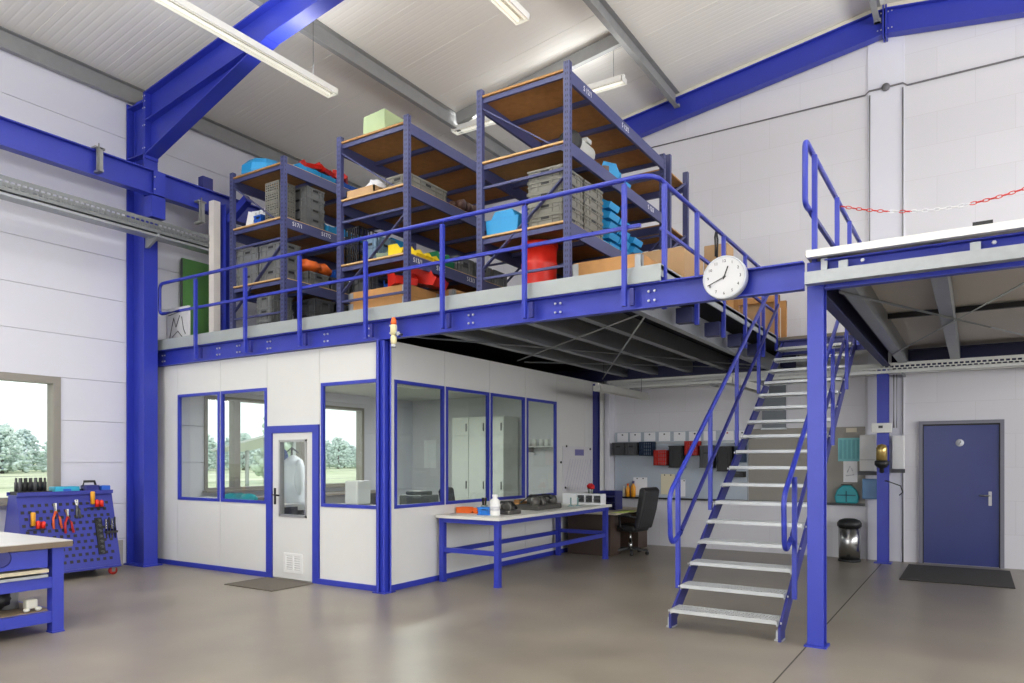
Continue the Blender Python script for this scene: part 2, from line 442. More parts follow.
g2 = rafter('gable_rafter', 'blue gable rafter on the back wall falling right of the ridge', YF-0.12, 0.16, RX+0.01, 8.5, 0.40, 0.07)
MB().box(RX-0.03, RX-0.01, YF-0.22, YF-0.03, 8.24, 8.74).build('end_plate', BLUE, g1)
MB().box(RX+0.01, RX+0.03, YF-0.22, YF-0.03, 8.24, 8.74).build('end_plate', BLUE, g2)
for dx in (-0.10, -0.05, 0.05, 0.10):
    for z in (8.36, 8.62): bolt(g1 if dx < 0 else g2, (RX+dx, YF-0.215, z), 'Y', 0.012)
for x0, x1 in ((XL, RX), (RX, XR)):
    tr = MB(); tr.prism([(x0, zroof(x0)-0.068), (x1, zroof(x1)-0.068), (x1, zroof(x1)-0.01), (x0, zroof(x0)-0.01)], 'Y', YF-0.2, YF-0.17)
    struct('trim_4' if x0 < RX else 'trim_5', tr, mat('cream_trim', (214, 208, 194), 0.6), 'cream edge strip between roof and gable rafter '+('left' if x0 < RX else 'right')+' of the ridge', cat='trim')

for x, lab in ((-10.93, 'zinc eaves purlin along the top of the left wall'), (-7.85, 'zinc roof purlin above the long lamp near the left portal frame'),
               (-4.57, 'zinc roof purlin above the racks, ending at the gable rafter'), (-1.3, 'zinc ridge purlin at the top of the roof'),
               (2.0, 'zinc purlin right of the roof ridge'), (5.3, 'zinc purlin on the right roof slope')):
    zt = zroof(x)-0.008; h = 0.27
    p = MB().cbeam((x, YB, zt-h/2), (x, YF-0.2, zt-h/2), 0.085, h, 0.01, side=-1)
    p.box(x-0.05, x+0.05, YF-0.26, YF-0.2, zt-h, zt-h+0.05)
    tag(p.build('roof_purlin', GALVD), lab, 'purlin', 'roof purlins')
st = MB().cbeam((-7.79, 10.4, zroof(-7.79)-0.13), (-4.64, 10.4, zroof(-4.64)-0.13), 0.09, 0.2, 0.01)
tag(st.build('purlin_strut', GALVD), 'zinc strut between two purlins above the rear lamps', 'strut')
t = thing('steel_column', 'slim blue steel column beside the beacon at the back wall', 'column', (-1.21, 12.62, 0))
MB().ibeam((-1.21, 12.62, 0), (-1.21, 12.62, 3.0), 0.16, 0.15, 0.014, up=(0, 1, 0)).build('shaft', BLUE, t)
MB().box(-1.33, -1.09, 12.5, 12.74, 0, 0.016).build('base_plate', BLUE, t)

# crane rail beam, clamps and cable tray along the left wall
t = thing('crane_rail_beam', 'blue runway beam along the left wall in front of the column', 'beam', (-10.36, 2, 5.55))
MB().ibeam((-10.36, YB, 5.73), (-10.36, 8.6, 5.73), 0.15, 0.36, 0.016).build('web_and_flanges', BLUE, t)
MB().box(-10.5, -10.3, 6.2, 6.42, 5.22, 5.54).box(-10.29, -10.27, 6.22, 6.4, 5.55, 5.9).build('bracket', BLUE, t)
MB().box(-10.42, -10.3, 7.05, 7.23, 5.915, 6.1).build('end_stop', DBLUE, t)
for z in (5.62, 5.8): bolt(t, (-10.26, 6.22, z), 'Y')
for y, lab in ((5.42, 'zinc beam clamp on the runway beam left of the column'), (7.0, 'zinc beam clamp under the runway beam right of the column')):
    b = MB(); dz = 0.0 if y < 6 else -0.27
    b.box(-10.27, -10.24, y-0.04, y+0.04, 5.62+dz, 5.94+dz).box(-10.36, -10.24, y-0.07, y+0.07, 5.92+dz, 5.945+dz).box(-10.4, -10.2, y-0.03, y+0.03, 5.60+dz, 5.63+dz)
    b.tube((-10.22, y-0.03, 5.6+dz), (-10.22, y-0.03, 5.98+dz), 0.01, 6)
    tag(b.build('beam_clamp', GALVD), lab, 'clamp', 'beam clamps')
def perforated_tray(name, label, p0, p1, axis, wdt, h, mats, support=None):
    """galvanised cable tray with slotted side walls"""
    x0, y0, z0 = p0; tr = MB(); L = (p1[1]-y0) if axis == 'Y' else (p1[0]-x0)
    def bx(a0, a1, w0, w1, zz0, zz1):
        if axis == 'Y': tr.box(x0+w0, x0+w1, y0+a0, y0+a1, zz0, zz1)
        else: tr.box(x0+a0, x0+a1, y0+w0, y0+w1, zz0, zz1)
    bx(0, L, 0, wdt, z0, z0+0.004)
    for w in (0, wdt-0.004):
        bx(0, L, w, w+0.004, z0, z0+h*0.28); bx(0, L, w, w+0.004, z0+h*0.46, z0+h*0.54); bx(0, L, w, w+0.004, z0+h*0.72, z0+h)
        a = 0.0; k = 0
        while a < L:
            bx(a, min(a+0.022, L), w, w+0.004, z0+h*0.28, z0+h*0.46); bx(min(a+0.035, L-0.001), min(a+0.057, L), w, w+0.004, z0+h*0.54, z0+h*0.72); a += 0.07
    root = thing(name, label, 'cable tray', (x0, y0, z0))
    tr.build('perforated_channel', mats, root)
    return root
t = perforated_tray('cable_tray', 'zinc perforated cable tray along the left wall below the runway beam', (-10.42, -2.0, 4.95), (0, 7.35, 0), 'Y', 0.24, 0.19, mat('tray_zinc', (124, 127, 128), 0.45, 0.4, var=0.1, scale=14))
MB().prism([(-10.5, 4.95), (-10.18, 4.95), (-10.18, 4.9), (-10.44, 4.78), (-10.5, 4.78)], 'Y', 6.22, 6.26).build('bracket', GALV, t)
MB().box(-10.4, -10.2, -2, 7.35, 4.9, 4.935).build('cover_strip', GALV, t)

# things standing on the platform by the left wall
t = thing('steel_post', 'blue steel post on the platform under the end of the runway beam', 'post', (-10.1, 7.34, 3.44))
MB().ibeam((-10.1, 7.34, 3.44), (-10.1, 7.34, 5.66), 0.16, 0.16, 0.014, up=(0, 1, 0)).build('shaft', BLUE, t)
MB().box(-10.22, -9.98, 7.22, 7.46, 3.44, 3.46).build('base_plate', BLUE, t)
MB().bar((-10.04, 7.34, 5.42), (-9.58, 7.34, 5.68), 0.1, 0.12).build('brace', BLUE, t)
b = MB().box(-10.19, -10.07, 7.08, 7.2, 3.44, 5.68)
tag(b.build('white_panel', mat('panel_cream', (236, 230, 222), 0.5)), 'tall white narrow panel standing in front of the blue post', 'panel')
b = MB().prism([(-10.98, 3.44), (-10.86, 3.44), (-10.9, 4.9), (-10.94, 4.9)], 'Y', 7.08, 7.68)
b.slot(1).box(-10.9, -10.87, 7.05, 7.08, 3.44, 4.88)
tag(b.build('green_board', [GREENB, DGREY], bevel=0.01), 'green board leaning on the left wall behind the railing', 'board')
t = thing('framed_poster', 'white board with grey sketch lines standing by the railing corner', 'board', (-10.66, 6.87, 3.44))
MB().box(-10.94, -10.38, 6.85, 6.885, 3.44, 4.02).build('sheet', PAPER, t)
f = MB()
for p in ([(-10.78, 3.55), (-10.66, 3.9), (-10.6, 3.75), (-10.5, 3.93)], [(-10.7, 3.6), (-10.55, 3.68), (-10.4, 3.55)], [(-10.45, 3.9), (-10.4, 3.7), (-10.35, 3.62)], [(-10.8, 3.95), (-10.3, 4.0)]):
    f.path([(q[0]-0.1, 6.848, q[1]-0.04) for q in p], 0.008, 5)
f.build('sketch_lines', DGREY, t)

# ------------------------------------------------------------------ left mezzanine
YO = 6.55
t = thing('mezzanine_platform', 'blue steel mezzanine carrying the storage racks above the white office', 'mezzanine', (-6.7, 9.7, 3.04))
MB().cbeam((-10.9, YO-0.01, 3.165), (-1.23, YO-0.01, 3.165), 0.09, 0.24, 0.013, side=-1).build('front_beam', BLUE, t)
MB().box(-10.95, -2.5, YO-0.03, YO-0.02, 3.285, 3.455).box(-10.95, -2.5, YO-0.075, YO-0.02, 3.285, 3.29).build('deck_edge', mat('edge_zinc', (160, 166, 166), 0.5, 0.2, var=0.05), t)
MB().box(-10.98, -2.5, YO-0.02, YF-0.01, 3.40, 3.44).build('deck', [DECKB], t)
MB().cbeam((-2.79, YO+0.04, 3.17), (-2.79, YF-0.02, 3.17), 0.08, 0.24, 0.012, side=1).build('side_beam', GALV, t)
MB().box(-2.515, -2.5, YO-0.02, YF-0.02, 3.34, 3.455).build('deck_edge', MATS['edge_zinc'], t)
MB().ibeam((-10.9, YF-0.3, 3.23), (-2.5, YF-0.3, 3.23), 0.14, 0.24, 0.012).build('rear_beam', NAVY, t)
for x in (-5.55, -4.95, -4.3, -3.65, -3.0):
    MB().cbeam((x, YO+0.05, 3.27), (x, YF-0.2, 3.27), 0.1, 0.22, 0.01).build('joist', GALV, t)
for a, b in (((-5.9, 6.8), (-2.7, 12.4)), ((-2.7, 6.8), (-5.9, 12.4)), ((-5.9, 9.4), (-2.7, 6.9)), ((-5.9, 9.6), (-2.7, 12.6))):
    MB().tube((a[0], a[1], 3.12), (b[0], b[1], 3.12), 0.012, 6).build('brace_rod', GALV, t)
for x in (-10.55, -9.2, -8.75, -8.1, -7.0, -6.28, -5.88, -4.72, -3.62, -2.6):
    for dx in (-0.03, 0.03):
        for z in (3.12, 3.21): bolt(t, (x+dx, YO-0.012, z), 'Y')
t2 = thing('corner_column', 'blue steel column at the outer corner of the white office', 'column', (-6.03, 6.57, 0))
MB().ibeam((-6.03, 6.57, 0), (-6.03, 6.57, 3.04), 0.17, 0.17, 0.02, up=(0.7, 0.7, 0), tw=0.06).box(-6.1, -5.965, 6.5, 6.63, 0.0, 3.04).build('shaft', BLUE, t2, bevel=0.008)
MB().box(-6.13, -5.93, 6.47, 6.67, 0, 0.012).build('base_plate', BLUE, t2)
t2 = thing('steel_column', 'slim dark blue column at the rear end of the white office', 'column', (-5.97, 12.28, 0))
MB().ibeam((-5.97, 12.28, 0), (-5.97, 12.28, 3.02), 0.1, 0.1, 0.012, up=(0, 1, 0)).build('shaft', DBLUE, t2)
# compressed air valve on the beam
t2 = thing('air_valve', 'pale yellow air valve with orange top on the blue mezzanine beam', 'valve', (-5.76, 6.44, 3.0))
MB().lathe([(0.028, 0.03), (0.036, 0.05), (0.036, 0.12), (0.028, 0.125), (0.028, 0.14), (0.04, 0.145), (0.04, 0.25), (0.03, 0.26)], 12, (-5.76, 6.44, 2.93)).build('body', mat('valve_cream', (226, 216, 168), 0.5), t2)
MB().lathe([(0.02, 0.26), (0.036, 0.265), (0.036, 0.29), (0.022, 0.34), (0.0, 0.345)], 12, (-5.76, 6.44, 2.93)).build('cap', ORANGE, t2)
MB().lathe([(0.03, 0.0), (0.034, 0.02), (0.03, 0.04)], 12, (-5.76, 6.44, 2.92)).box(-5.75, -5.67, 6.43, 6.45, 3.08, 3.1).tube((-5.68, 6.42, 3.07), (-5.68, 6.49, 3.07), 0.02, 8).build('coupling', ZINC, t2)

def bent(a, b, c, r, n=5):
    """rounded corner points from a to c round b with radius r"""
    a, b, c = Vector(a), Vector(b), Vector(c)
    u = (a-b).normalized()*r; v = (c-b).normalized()*r
    return [b+u*(1-k/n)**2+v*(k/n)**2 for k in range(n+1)]

# railing along the front edge and round the corner to the stair opening
t = thing('steel_railing', 'blue tube railing along the front and side edge of the rack mezzanine', 'railing', (-6.6, 6.45, 3.07))
YR = 6.47
top = [(-10.0, YR, 3.83)] + [(-10.4, YR, 3.83)] + bent((-10.42, YR, 3.83), (-10.53, YR, 3.83), (-10.53, YR, 3.95), 0.08) + bent((-10.53, YR, 4.15), (-10.53, YR, 4.295), (-10.4, YR, 4.295), 0.1)
top += [(-2.95, YR, 4.295)] + bent((-2.8, YR, 4.295), (-2.55, YR, 4.295), (-2.55, 6.7, 4.295), 0.2) + [(-2.55, 11.3, 4.295)]
MB().path(top, 0.024, 10).build('top_rail', BLUE, t)
MB().bar((-10.0, YR, 3.83), (-2.68, YR, 3.83), 0.034, 0.034).bar((-2.55, 6.66, 3.83), (-2.55, 11.3, 3.83), 0.03, 0.03).build('middle_rail', BLUE, t)
posts = [(-9.57, YR-0.035), (-8.45, YR-0.035), (-7.36, YR-0.035), (-6.2, YR-0.035), (-5.03, YR-0.035), (-3.95, YR-0.035), (-2.83, YR-0.035)]
first = None
for x, y in posts:
    pm = MB().bar((x, y-0.005, 3.07), (x, y-0.005, 4.235), 0.042, 0.042, up=(0, 1, 0)).tube((x, y, 4.23), (x, YR-0.01, 4.285), 0.008, 6)
    pm.build('post', BLUE, t)
    MB().box(x+0.045, x+0.085, YR-0.02, YR+0.02, 3.08, 3.24).build('post_bracket', DBLUE, t)
for y in (6.62, 7.58, 8.55, 9.5, 10.45):
    MB().bar((-2.5, y, 3.04), (-2.5, y, 4.23), 0.042, 0.042, up=(0, 1, 0)).tube((-2.5, y, 4.22), (-2.54, y, 4.285), 0.008, 6).build('post', BLUE, t)
    if y > 7: MB().box(-2.70, -2.522, y-0.1, y+0.02, 3.06, 3.22).build('post_bracket', NAVY, t)

# wall clock on the beam
t = thing('wall_clock', 'round white clock hanging on the blue mezzanine beam', 'clock', (-1.89, 6.4, 3.04))
cx, cy, cz = -1.868, 6.40, 3.212
MB().lathe([(0.178, 0.09), (0.19, 0.085), (0.19, 0.0), (0.181, -0.006), (0.176, 0.004), (0.0, 0.004)], 48, (cx, cy, cz), 'Y').build('case', mat('clock_silver', (196, 200, 206), 0.35, 0.3), t)
MB().lathe([(0.0, 0.0005), (0.175, 0.0005), (0.175, 0.0035), (0.0, 0.0036)], 48, (cx, cy, cz), 'Y', smooth=False).build('dial', mat('clock_white', (208, 209, 211), 0.5, var=0.01), t)
for k in range(12):
    a = R(30*(k+1))
    text_mesh(str(k+1), 0.036, BLACK, t, 'numeral', (cx+0.142*math.sin(a), cy-0.0015, cz+0.142*math.cos(a)), (R(90), 0, 0))
for lab, ang, L, w in (('hour_hand', 21, 0.10, 0.010), ('minute_hand', 247, 0.158, 0.007)):
    a = R(ang); d = Vector((math.sin(a), 0, math.cos(a)))
    p0 = Vector((cx, cy-0.004, cz))-d*0.02; p1 = Vector((cx, cy-0.004, cz))+d*L
    MB().bar(p0, p1, 0.003, w, up=(0, 0, 1) if abs(d.z) < 0.9 else (1, 0, 0)).build(lab, BLACK, t)
MB().lathe([(0.01, -0.006), (0.01, 0.0)], 10, (cx, cy, cz), 'Y').build('hub', BLACK, t)
MB().box(cx-0.03, cx+0.03, cy+0.08, 6.52, cz-0.02, cz+0.04).build('mount', DBLUE, t)

# stair post
t = thing('stair_post', 'blue steel post in front right of the stairs', 'post', (-1.15, 6.68, 0))
MB().ibeam((-1.15, 6.68, 0.015), (-1.15, 6.68, 3.29), 0.135, 0.14, 0.014, up=(0, 1, 0), tw=0.03).build('shaft', BLUE, t, bevel=0.004)
MB().box(-1.24, -1.06, 6.59, 6.77, 0, 0.016).build('base_plate', BLUE, t)
MB().box(-1.1, -1.05, 6.57, 6.6, 3.14, 3.3).build('bracket', ZINC, t)

# ------------------------------------------------------------------ right platform and stair landing
t = thing('mezzanine_platform', 'right hand blue steel platform with white floor edge beside the stairs', 'mezzanine', (1.0, 9.7, 3.05))
XE = 3.4
MB().cbeam((-1.07, 6.60, 3.165), (XE, 6.60, 3.165), 0.08, 0.25, 0.013, side=-1).build('front_beam', BLUE, t)
MB().box(-1.2, XE, 6.47, 6.53, 3.30, 3.36).build('deck_edge', mat('edge_white', (236, 236, 230), 0.5), t)
MB().box(-1.2, XE, 6.41, 6.51, 3.065, 3.165).build('cable_channel', GALV, t)
MB().box(-1.22, XE, 6.53, YF-0.01, 3.33, 3.36).build('deck', [mat('deck_board_grey', (206, 202, 196), 0.7, var=0.04, scale=2)], t)
MB().ibeam((-1.15, 6.77, 3.17), (-1.15, YF-0.3, 3.17), 0.1, 0.26, 0.013).build('side_beam', NAVY, t)
for x in (-0.93, -0.25, 1.1, 2.4):
    MB().cbeam((x, 6.68, 3.2), (x, YF-0.25, 3.2), 0.12, 0.24, 0.012).build('joist', GALV, t)
MB().ibeam((-1.1, YF-0.25, 3.15), (XE, YF-0.25, 3.15), 0.14, 0.28, 0.013).build('rear_beam', NAVY, t)
for x0 in (-0.87, -0.19, 1.16):
    MB().bar((x0, 9.6, 3.29), (x0+{-0.87: 0.56, -0.19: 1.23, 1.16: 1.18}[x0], 9.6, 3.29), 0.05, 0.06).build('noggin', BLACK, t)
for a, b in (((-1.0, 6.9), (1.3, 12.4)), ((0.55, 6.75), (-0.98, 11.4))):
    MB().tube((a[0], a[1], 3.07), (b[0], b[1], 3.07), 0.013, 6).build('brace_rod', GALV, t)
for x in (-0.92, -0.78, 0.0, 0.12):
    bolt(t, (x, 6.555, 3.24), 'Y', 0.018)
for hx in (-0.92, 0.0): MB().box(hx-0.035, hx+0.035, 6.515, 6.55, 3.12, 3.25).build('hanger', GALV, t)

t = thing('stair_landing', 'upper landing between the two platforms at the top of the stairs', 'landing', (-1.85, 12.1, 3.1))
YL = 6.6+0.28*17
MB().box(-2.5, -1.22, YL, YF-0.02, 3.395, 3.44).build('deck', DECKT, t)
MB().cbeam((-2.48, YL+0.03, 3.28), (-1.22, YL+0.03, 3.28), 0.06, 0.22, 0.012, side=-1).build('front_beam', DBLUE, t)

t = thing('steel_railing', 'blue tube railing with rounded end on the right platform above the stairs', 'railing', (-1.2, 8.8, 3.1))
XQ = -1.205
pts = [(XQ, 6.75, 3.75), (XQ, 6.6, 3.75)] + bent((XQ, 6.55, 3.75), (XQ, 6.46, 3.75), (XQ, 6.46, 3.86), 0.07) + bent((XQ, 6.46, 4.18), (XQ, 6.46, 4.29), (XQ, 6.62, 4.29), 0.09) + [(XQ, 11.6, 4.29)]
MB().path(pts, 0.024, 10).build('top_rail', BLUE, t)
MB().bar((XQ, 6.75, 3.75), (XQ, 11.6, 3.75), 0.034, 0.034).build('middle_rail', DBLUE, t)
for y in (6.69, 7.9, 8.75, 9.7, 10.7):
    MB().bar((XQ+0.035, y, 3.05 if y > 7 else 3.3), (XQ+0.035, y, 4.23), 0.042, 0.042, up=(0, 1, 0)).tube((XQ+0.03, y, 4.22), (XQ, y, 4.28), 0.008, 6).build('post', BLUE, t)

# red and white barrier chain
ch = MB(); n = 46
def chain_pt(u):
    x = -1.24+u*2.3; return Vector((x, 8.3-0.3*u, 4.29-0.26*(1-(2*u-1)**2)))
for k in range(n):
    p = chain_pt((k+0.5)/n); q = chain_pt((k+1.0)/n); d = (q-p).normalized(); _, r_, u_ = ch.frame_of(d)
    w = r_ if k % 2 else u_
    ch.slot(0 if (k % 4 < 2 or k < 10 or k > 25) and not (14 < k < 24) else 1)
    ch.path([p+d*0.032*math.cos(a)+w*0.014*math.sin(a) for a in [2*math.pi*i/10 for i in range(10)]], 0.0045, 5, closed=True)
tag(ch.build('barrier_chain', [mat('chain_red', (214, 60, 50), 0.45), PAPER]), 'red and white barrier chain hanging across the right platform', 'chain')
t = thing('chain_post', 'blue post holding the far end of the barrier chain', 'post', (1.09, 8.0, 3.36))
MB().bar((1.09, 8.0, 3.36), (1.09, 8.0, 4.36), 0.042, 0.042, up=(0, 1, 0)).box(1.03, 1.15, 7.94, 8.06, 3.36, 3.37).build('shaft', BLUE, t)
t = thing('green_case', 'long green case on the edge of the right platform', 'case', (0.4, 7.2, 3.36))
MB().box(-0.06, 1.6, 7.0, 7.4, 3.36, 3.50).build('body', mat('olive_green', (88, 108, 70), 0.6), t, bevel=0.015)
MB().box(-0.02, 0.12, 7.02, 7.2, 3.50, 3.54).build('handle', BLACK, t)

# ------------------------------------------------------------------ staircase
t = thing('staircase', 'blue steel stairs with zinc grating treads leading up to the mezzanine', 'stairs', (-1.95, 6.6, 0))
RISE, GO = 3.44/18, 0.28
def nose(k): return 6.6+GO*(k-1), RISE*k        # k = 1..18
y1, z1 = nose(1); y18, z18 = nose(18)
sl = RISE/GO
for x in (-2.45, -1.45):
    ofs = -0.11
    y0b = y1+0.03
    def nl(y, o): return RISE+(y-y1)*sl+o
    poly = [(y1+0.03, 0.0), (y1+0.2, 0.0), (y1+0.2, nl(y1+0.2, -0.26)), (y18+0.12, nl(y18+0.12, -0.26)), (y18+0.12, nl(y18+0.12, -0.085)), (y1+0.03, nl(y1+0.03, -0.085))]
    MB().prism(poly, 'X', x-0.012, x+0.012).build('stringer', DBLUE, t)
tread_mesh = None
for k in range(1, 18):
    y, z = nose(k)
    if tread_mesh is None:
        g = MB()
        y0, z0 = y, z
        g.box(-2.438, -1.462, y0, y0+0.03, z0-0.034, z0).box(-2.438, -1.462, y0+0.245, y0+0.25, z0-0.04, z0)
        g.box(-2.438, -2.432, y0, y0+0.25, z0-0.05, z0).box(-1.468, -1.462, y0, y0+0.25, z0-0.05, z0)
        for i in range(1, 32): g.box(-2.438+0.0305*i-0.002, -2.438+0.0305*i+0.002, y0+0.035, y0+0.245, z0-0.03, z0)
        for i in range(6): g.box(-2.432, -1.468, y0+0.06+0.033*i, y0+0.063+0.033*i, z0-0.012, z0-0.002)
        o = g.build('tread', ZINC, t); tread_mesh = o
    else:
        o = tread_mesh.copy(); COL.objects.link(o); o.location = Vector((0, y-nose(1)[0], z-nose(1)[1]))
for x, side in ((-2.475, -1), (-1.425, 1)):
    hz = 1.02
    yb, zb = 6.72, 1.36
    def rz(y, o): return RISE+(y-y1)*sl+o
    ye = y18-0.1
    pts = [(x, 7.0, 0.88)] + bent((x, 6.95, 0.85), (x, 6.74, 0.78), (x, 6.69, 0.95), 0.1) + bent((x, 6.69, 1.1), (x, 6.69, rz(6.69, 1.02)), (x, 7.1, rz(7.1, 1.02)), 0.1) + [(x, ye, rz(ye, 1.02))]
    MB().path(pts, 0.024, 10).build('handrail', BLUE, t)
    MB().bar((x, 7.02, rz(7.02, 0.42)), (x, ye, rz(ye, 0.54)), 0.03, 0.034).build('middle_rail', DBLUE, t)
    for y in (7.0, 8.05, 9.12, 10.2, 11.25):
        MB().bar((x+0.028*side, y, rz(y, -0.14)), (x+0.028*side, y, rz(y, 0.98)), 0.04, 0.04, up=(0, 1, 0)).build('handrail_post', BLUE, t)
for x in (-2.45, -1.45):
    MB().box(x-0.05, x+0.02, 6.66, 6.78, 0, 0.012).box(x-0.04, x-0.012, 6.68, 6.76, 0, 0.09).build('foot_bracket', ZINC, t)
    for k in range(1, 18):
        y, z = nose(k)
        bolt(t, (x+(0.014 if x > -2 else -0.014), y+0.06, z-0.03), 'X', 0.011)

# ------------------------------------------------------------------ white office box under the mezzanine
def panel_wall(axis, pos, th, breaks, z1, opens):
    w = MB()
    def bx(u0, u1, a, c):
        if axis == 'Y': w.box(u0, u1, pos, pos+th, a, c)
        else: w.box(pos-th, pos, u0, u1, a, c)
    for u0, u1 in zip(breaks[:-1], breaks[1:]):
        cuts = [o for o in opens if o[0] >= u0-0.08 and o[1] <= u1+0.08]
        g = 0.003
        if not cuts: bx(u0+g, u1-g, 0.07, z1)
        else:
            o = cuts[0]
            if o[2] > 0.1: bx(u0+g, u1-g, 0.07, o[2])
            bx(u0+g, u1-g, o[3], z1)
            if o[0]-u0 > 0.012: bx(u0+g, o[0], max(o[2], 0.07), o[3])
            if u1-o[1] > 0.012: bx(o[1], u1-g, max(o[2], 0.07), o[3])
    return w
OF = YO+0.02
fo = [(-10.21, -9.2, 1.0, 2.59), (-9.17, -8.17, 1.0, 2.59), (-8.17, -7.15, 0.0, 2.06), (-7.11, -6.11, 1.0, 2.59)]
so = [(6.74, 7.73, 1.0, 2.59), (7.77, 8.80, 1.0, 2.59), (8.84, 9.80, 1.0, 2.59), (9.86, 10.83, 1.0, 2.59)]
pw = panel_wall('Y', OF, 0.06, [-10.98, -10.22, -9.185, -8.17, -7.14, -6.1], 3.04, fo)
struct('wall_office_front', pw, WHITE, 'white panel front wall of the office with blue window frames', cat='wall')
sw = panel_wall('X', -6.02, 0.06, [6.66, 7.75, 8.82, 9.83, 10.85, 11.9, 12.92], 3.06, so)
struct('wall_office_side', sw, WHITE, 'white panel side wall of the office facing the stairs', cat='wall')
struct('ceiling_office', MB().box(-10.98, -6.08, OF+0.06, YF-0.01, 2.96, 3.02), mat('office_ceiling', (206, 208, 204), 0.7), 'pale ceiling inside the office', cat='ceiling')
sk = MB().box(-10.98, -8.17, OF-0.02, OF+0.06, 0, 0.07).box(-7.15, -6.1, OF-0.02, OF+0.06, 0, 0.07).box(-6.08, -6.0, 6.64, 12.93, 0, 0.07)
struct('baseboard_office', sk, BLUE, 'blue skirting along the foot of the office walls', cat='baseboard')
def office_window(name, label, axis, u0, u1, z0, z1, gm):
    root = tag(bpy.data.objects.new(name, None), label, 'window', kind='structure'); COL.objects.link(root)
    root.location = ((u0+u1)/2, OF+0.03, z0) if axis == 'Y' else (-6.05, (u0+u1)/2, z0)
    f = MB(); w = 0.042
    def bx(a, b, c, d, o0=-0.012, o1=0.03):
        if axis == 'Y': f.box(a, b, OF+o0, OF+o1, c, d)
        else: f.box(-6.02-o1, -6.02-o0, a, b, c, d)
    bx(u0, u0+w, z0, z1); bx(u1-w, u1, z0, z1); bx(u0+w, u1-w, z1-w, z1); bx(u0+w, u1-w, z0, z0+w)
    f.build('window_frame', BLUE, root)
    f = MB(); bx(u0+w*0.9, u1-w*0.9, z0+w*0.9, z1-w*0.9, 0.008, 0.014); f.build('pane', gm, root)
wl_ = ['leftmost window in the office front', 'office front window just left of the white door', 'office front window between the white door and the blue corner column']
for i, (o, l) in enumerate(zip([fo[0], fo[1], fo[3]], wl_)): office_window('window_%d' % (i+3), l, 'Y', *o, GLASS)
sl_ = ['office side window next to the blue corner column', 'second office side window from the corner column', 'third office side window from the corner column', 'office side window farthest back beside the planner poster']
for i, (o, l) in enumerate(zip(so, sl_)): office_window('window_%d' % (i+6), l, 'X', *o, GLASS2)

d = tag(bpy.data.objects.new('door_1', None), 'white office door with glass panel in a blue frame', 'door', kind='structure'); COL.objects.link(d); d.location = (-7.66, OF, 0)
f = MB().box(-8.17, -8.06, OF-0.02, OF+0.08, 0, 2.06).box(-7.26, -7.15, OF-0.02, OF+0.08, 0, 2.06).box(-8.06, -7.26, OF-0.02, OF+0.08, 1.965, 2.06)
f.build('door_frame', BLUE, d)
gx0, gx1, gz0, gz1 = -7.92, -7.38, 0.84, 1.87
f = MB().box(-8.05, gx0, OF, OF+0.05, 0.015, 1.96).box(gx1, -7.27, OF, OF+0.05, 0.015, 1.96).box(gx0, gx1, OF, OF+0.05, 0.015, gz0).box(gx0, gx1, OF, OF+0.05, gz1, 1.96)
f.build('leaf', WHITE, d)
f = MB().box(gx0, gx0+0.03, OF-0.012, OF+0.06, gz0, gz1).box(gx1-0.03, gx1, OF-0.012, OF+0.06, gz0, gz1).box(gx0, gx1, OF-0.012, OF+0.06, gz0, gz0+0.03).box(gx0, gx1, OF-0.012, OF+0.06, gz1-0.03, gz1)
f.build('glazing_bead', ALU, d)
MB().box(gx0+0.02, gx1-0.02, OF+0.02, OF+0.026, gz0+0.02, gz1-0.02).build('pane', GLASS, d)
f = MB().box(-8.02, -7.985, OF-0.01, OF, 1.0, 1.22).tube((-8.0, OF-0.05, 1.13), (-8.0, OF, 1.13), 0.01, 8).path([(-8.0, OF-0.05, 1.13), (-7.96, OF-0.055, 1.13), (-7.87, OF-0.05, 1.125)], 0.012, 8)
f.build('door_handle', BLACK, d)
f = MB()
f.box(-7.82, -7.78, OF-0.012, OF, 0.10, 0.36).box(-7.5, -7.46, OF-0.012, OF, 0.10, 0.36).box(-7.78, -7.5, OF-0.012, OF, 0.10, 0.135).box(-7.78, -7.5, OF-0.012, OF, 0.325, 0.36).box(-7.655, -7.625, OF-0.012, OF, 0.135, 0.325)
for i in range(6): f.cbox((-7.64, OF-0.006, 0.155+i*0.03), 0.28, 0.012, 0.006, Matrix.Rotation(R(35), 3, 'X'))
f.build('vent_grille', mat('vent_white', (238, 238, 236), 0.5), d)
b = MB().box(-8.12, -7.2, 5.86, 6.52, 0, 0.012)
tag(b.build('door_mat', mat('mat_brown', (98, 92, 82), 0.95, var=0.2, scale=60, bump=0.4), bevel=0.004), 'grey brown doormat in front of the white office door', 'mat')

# inside the office
t = thing('office_cupboard', 'white tall office cupboard leftmost of the row behind the side windows', 'cupboard', (0, 12.62, 0), group='white office cupboards')
t.location = (-9.17, 12.62, 0)
w = 0.43
MB().box(-w/2, w/2, -0.27, 0.28, 0, 2.5).build('body', mat('cupboard_white', (216, 218, 212), 0.5), t, world=False)
for z0, z1 in ((0.08, 2.1), (2.12, 2.48)):
    dr = MB().box(-w/2+0.004, w/2-0.004, -0.29, -0.27, z0, z1).build('door', mat('cupboard_door', (222, 224, 218), 0.4), t, world=False)
    zz = 1.0 if z0 < 1 else 2.2
    MB().box(w/2-0.06, w/2-0.045, -0.31, -0.29, zz, zz+0.16).build('handle', DGREY, dr, world=False)
for i, lab in enumerate(['white tall office cupboard in the middle of the row behind the side windows', 'white tall office cupboard at the right end of the row behind the side windows']):
    dup(t, None, (-8.73+0.44*i, 12.62, 0), None, lab)
t = thing('wall_shelf', 'white wall shelf inside the office behind the rear side window', 'shelf', (-7.4, 12.8, 1.86))
MB().box(-7.9, -6.9, 12.7, 12.94, 1.86, 1.885).build('board', WHITE, t)
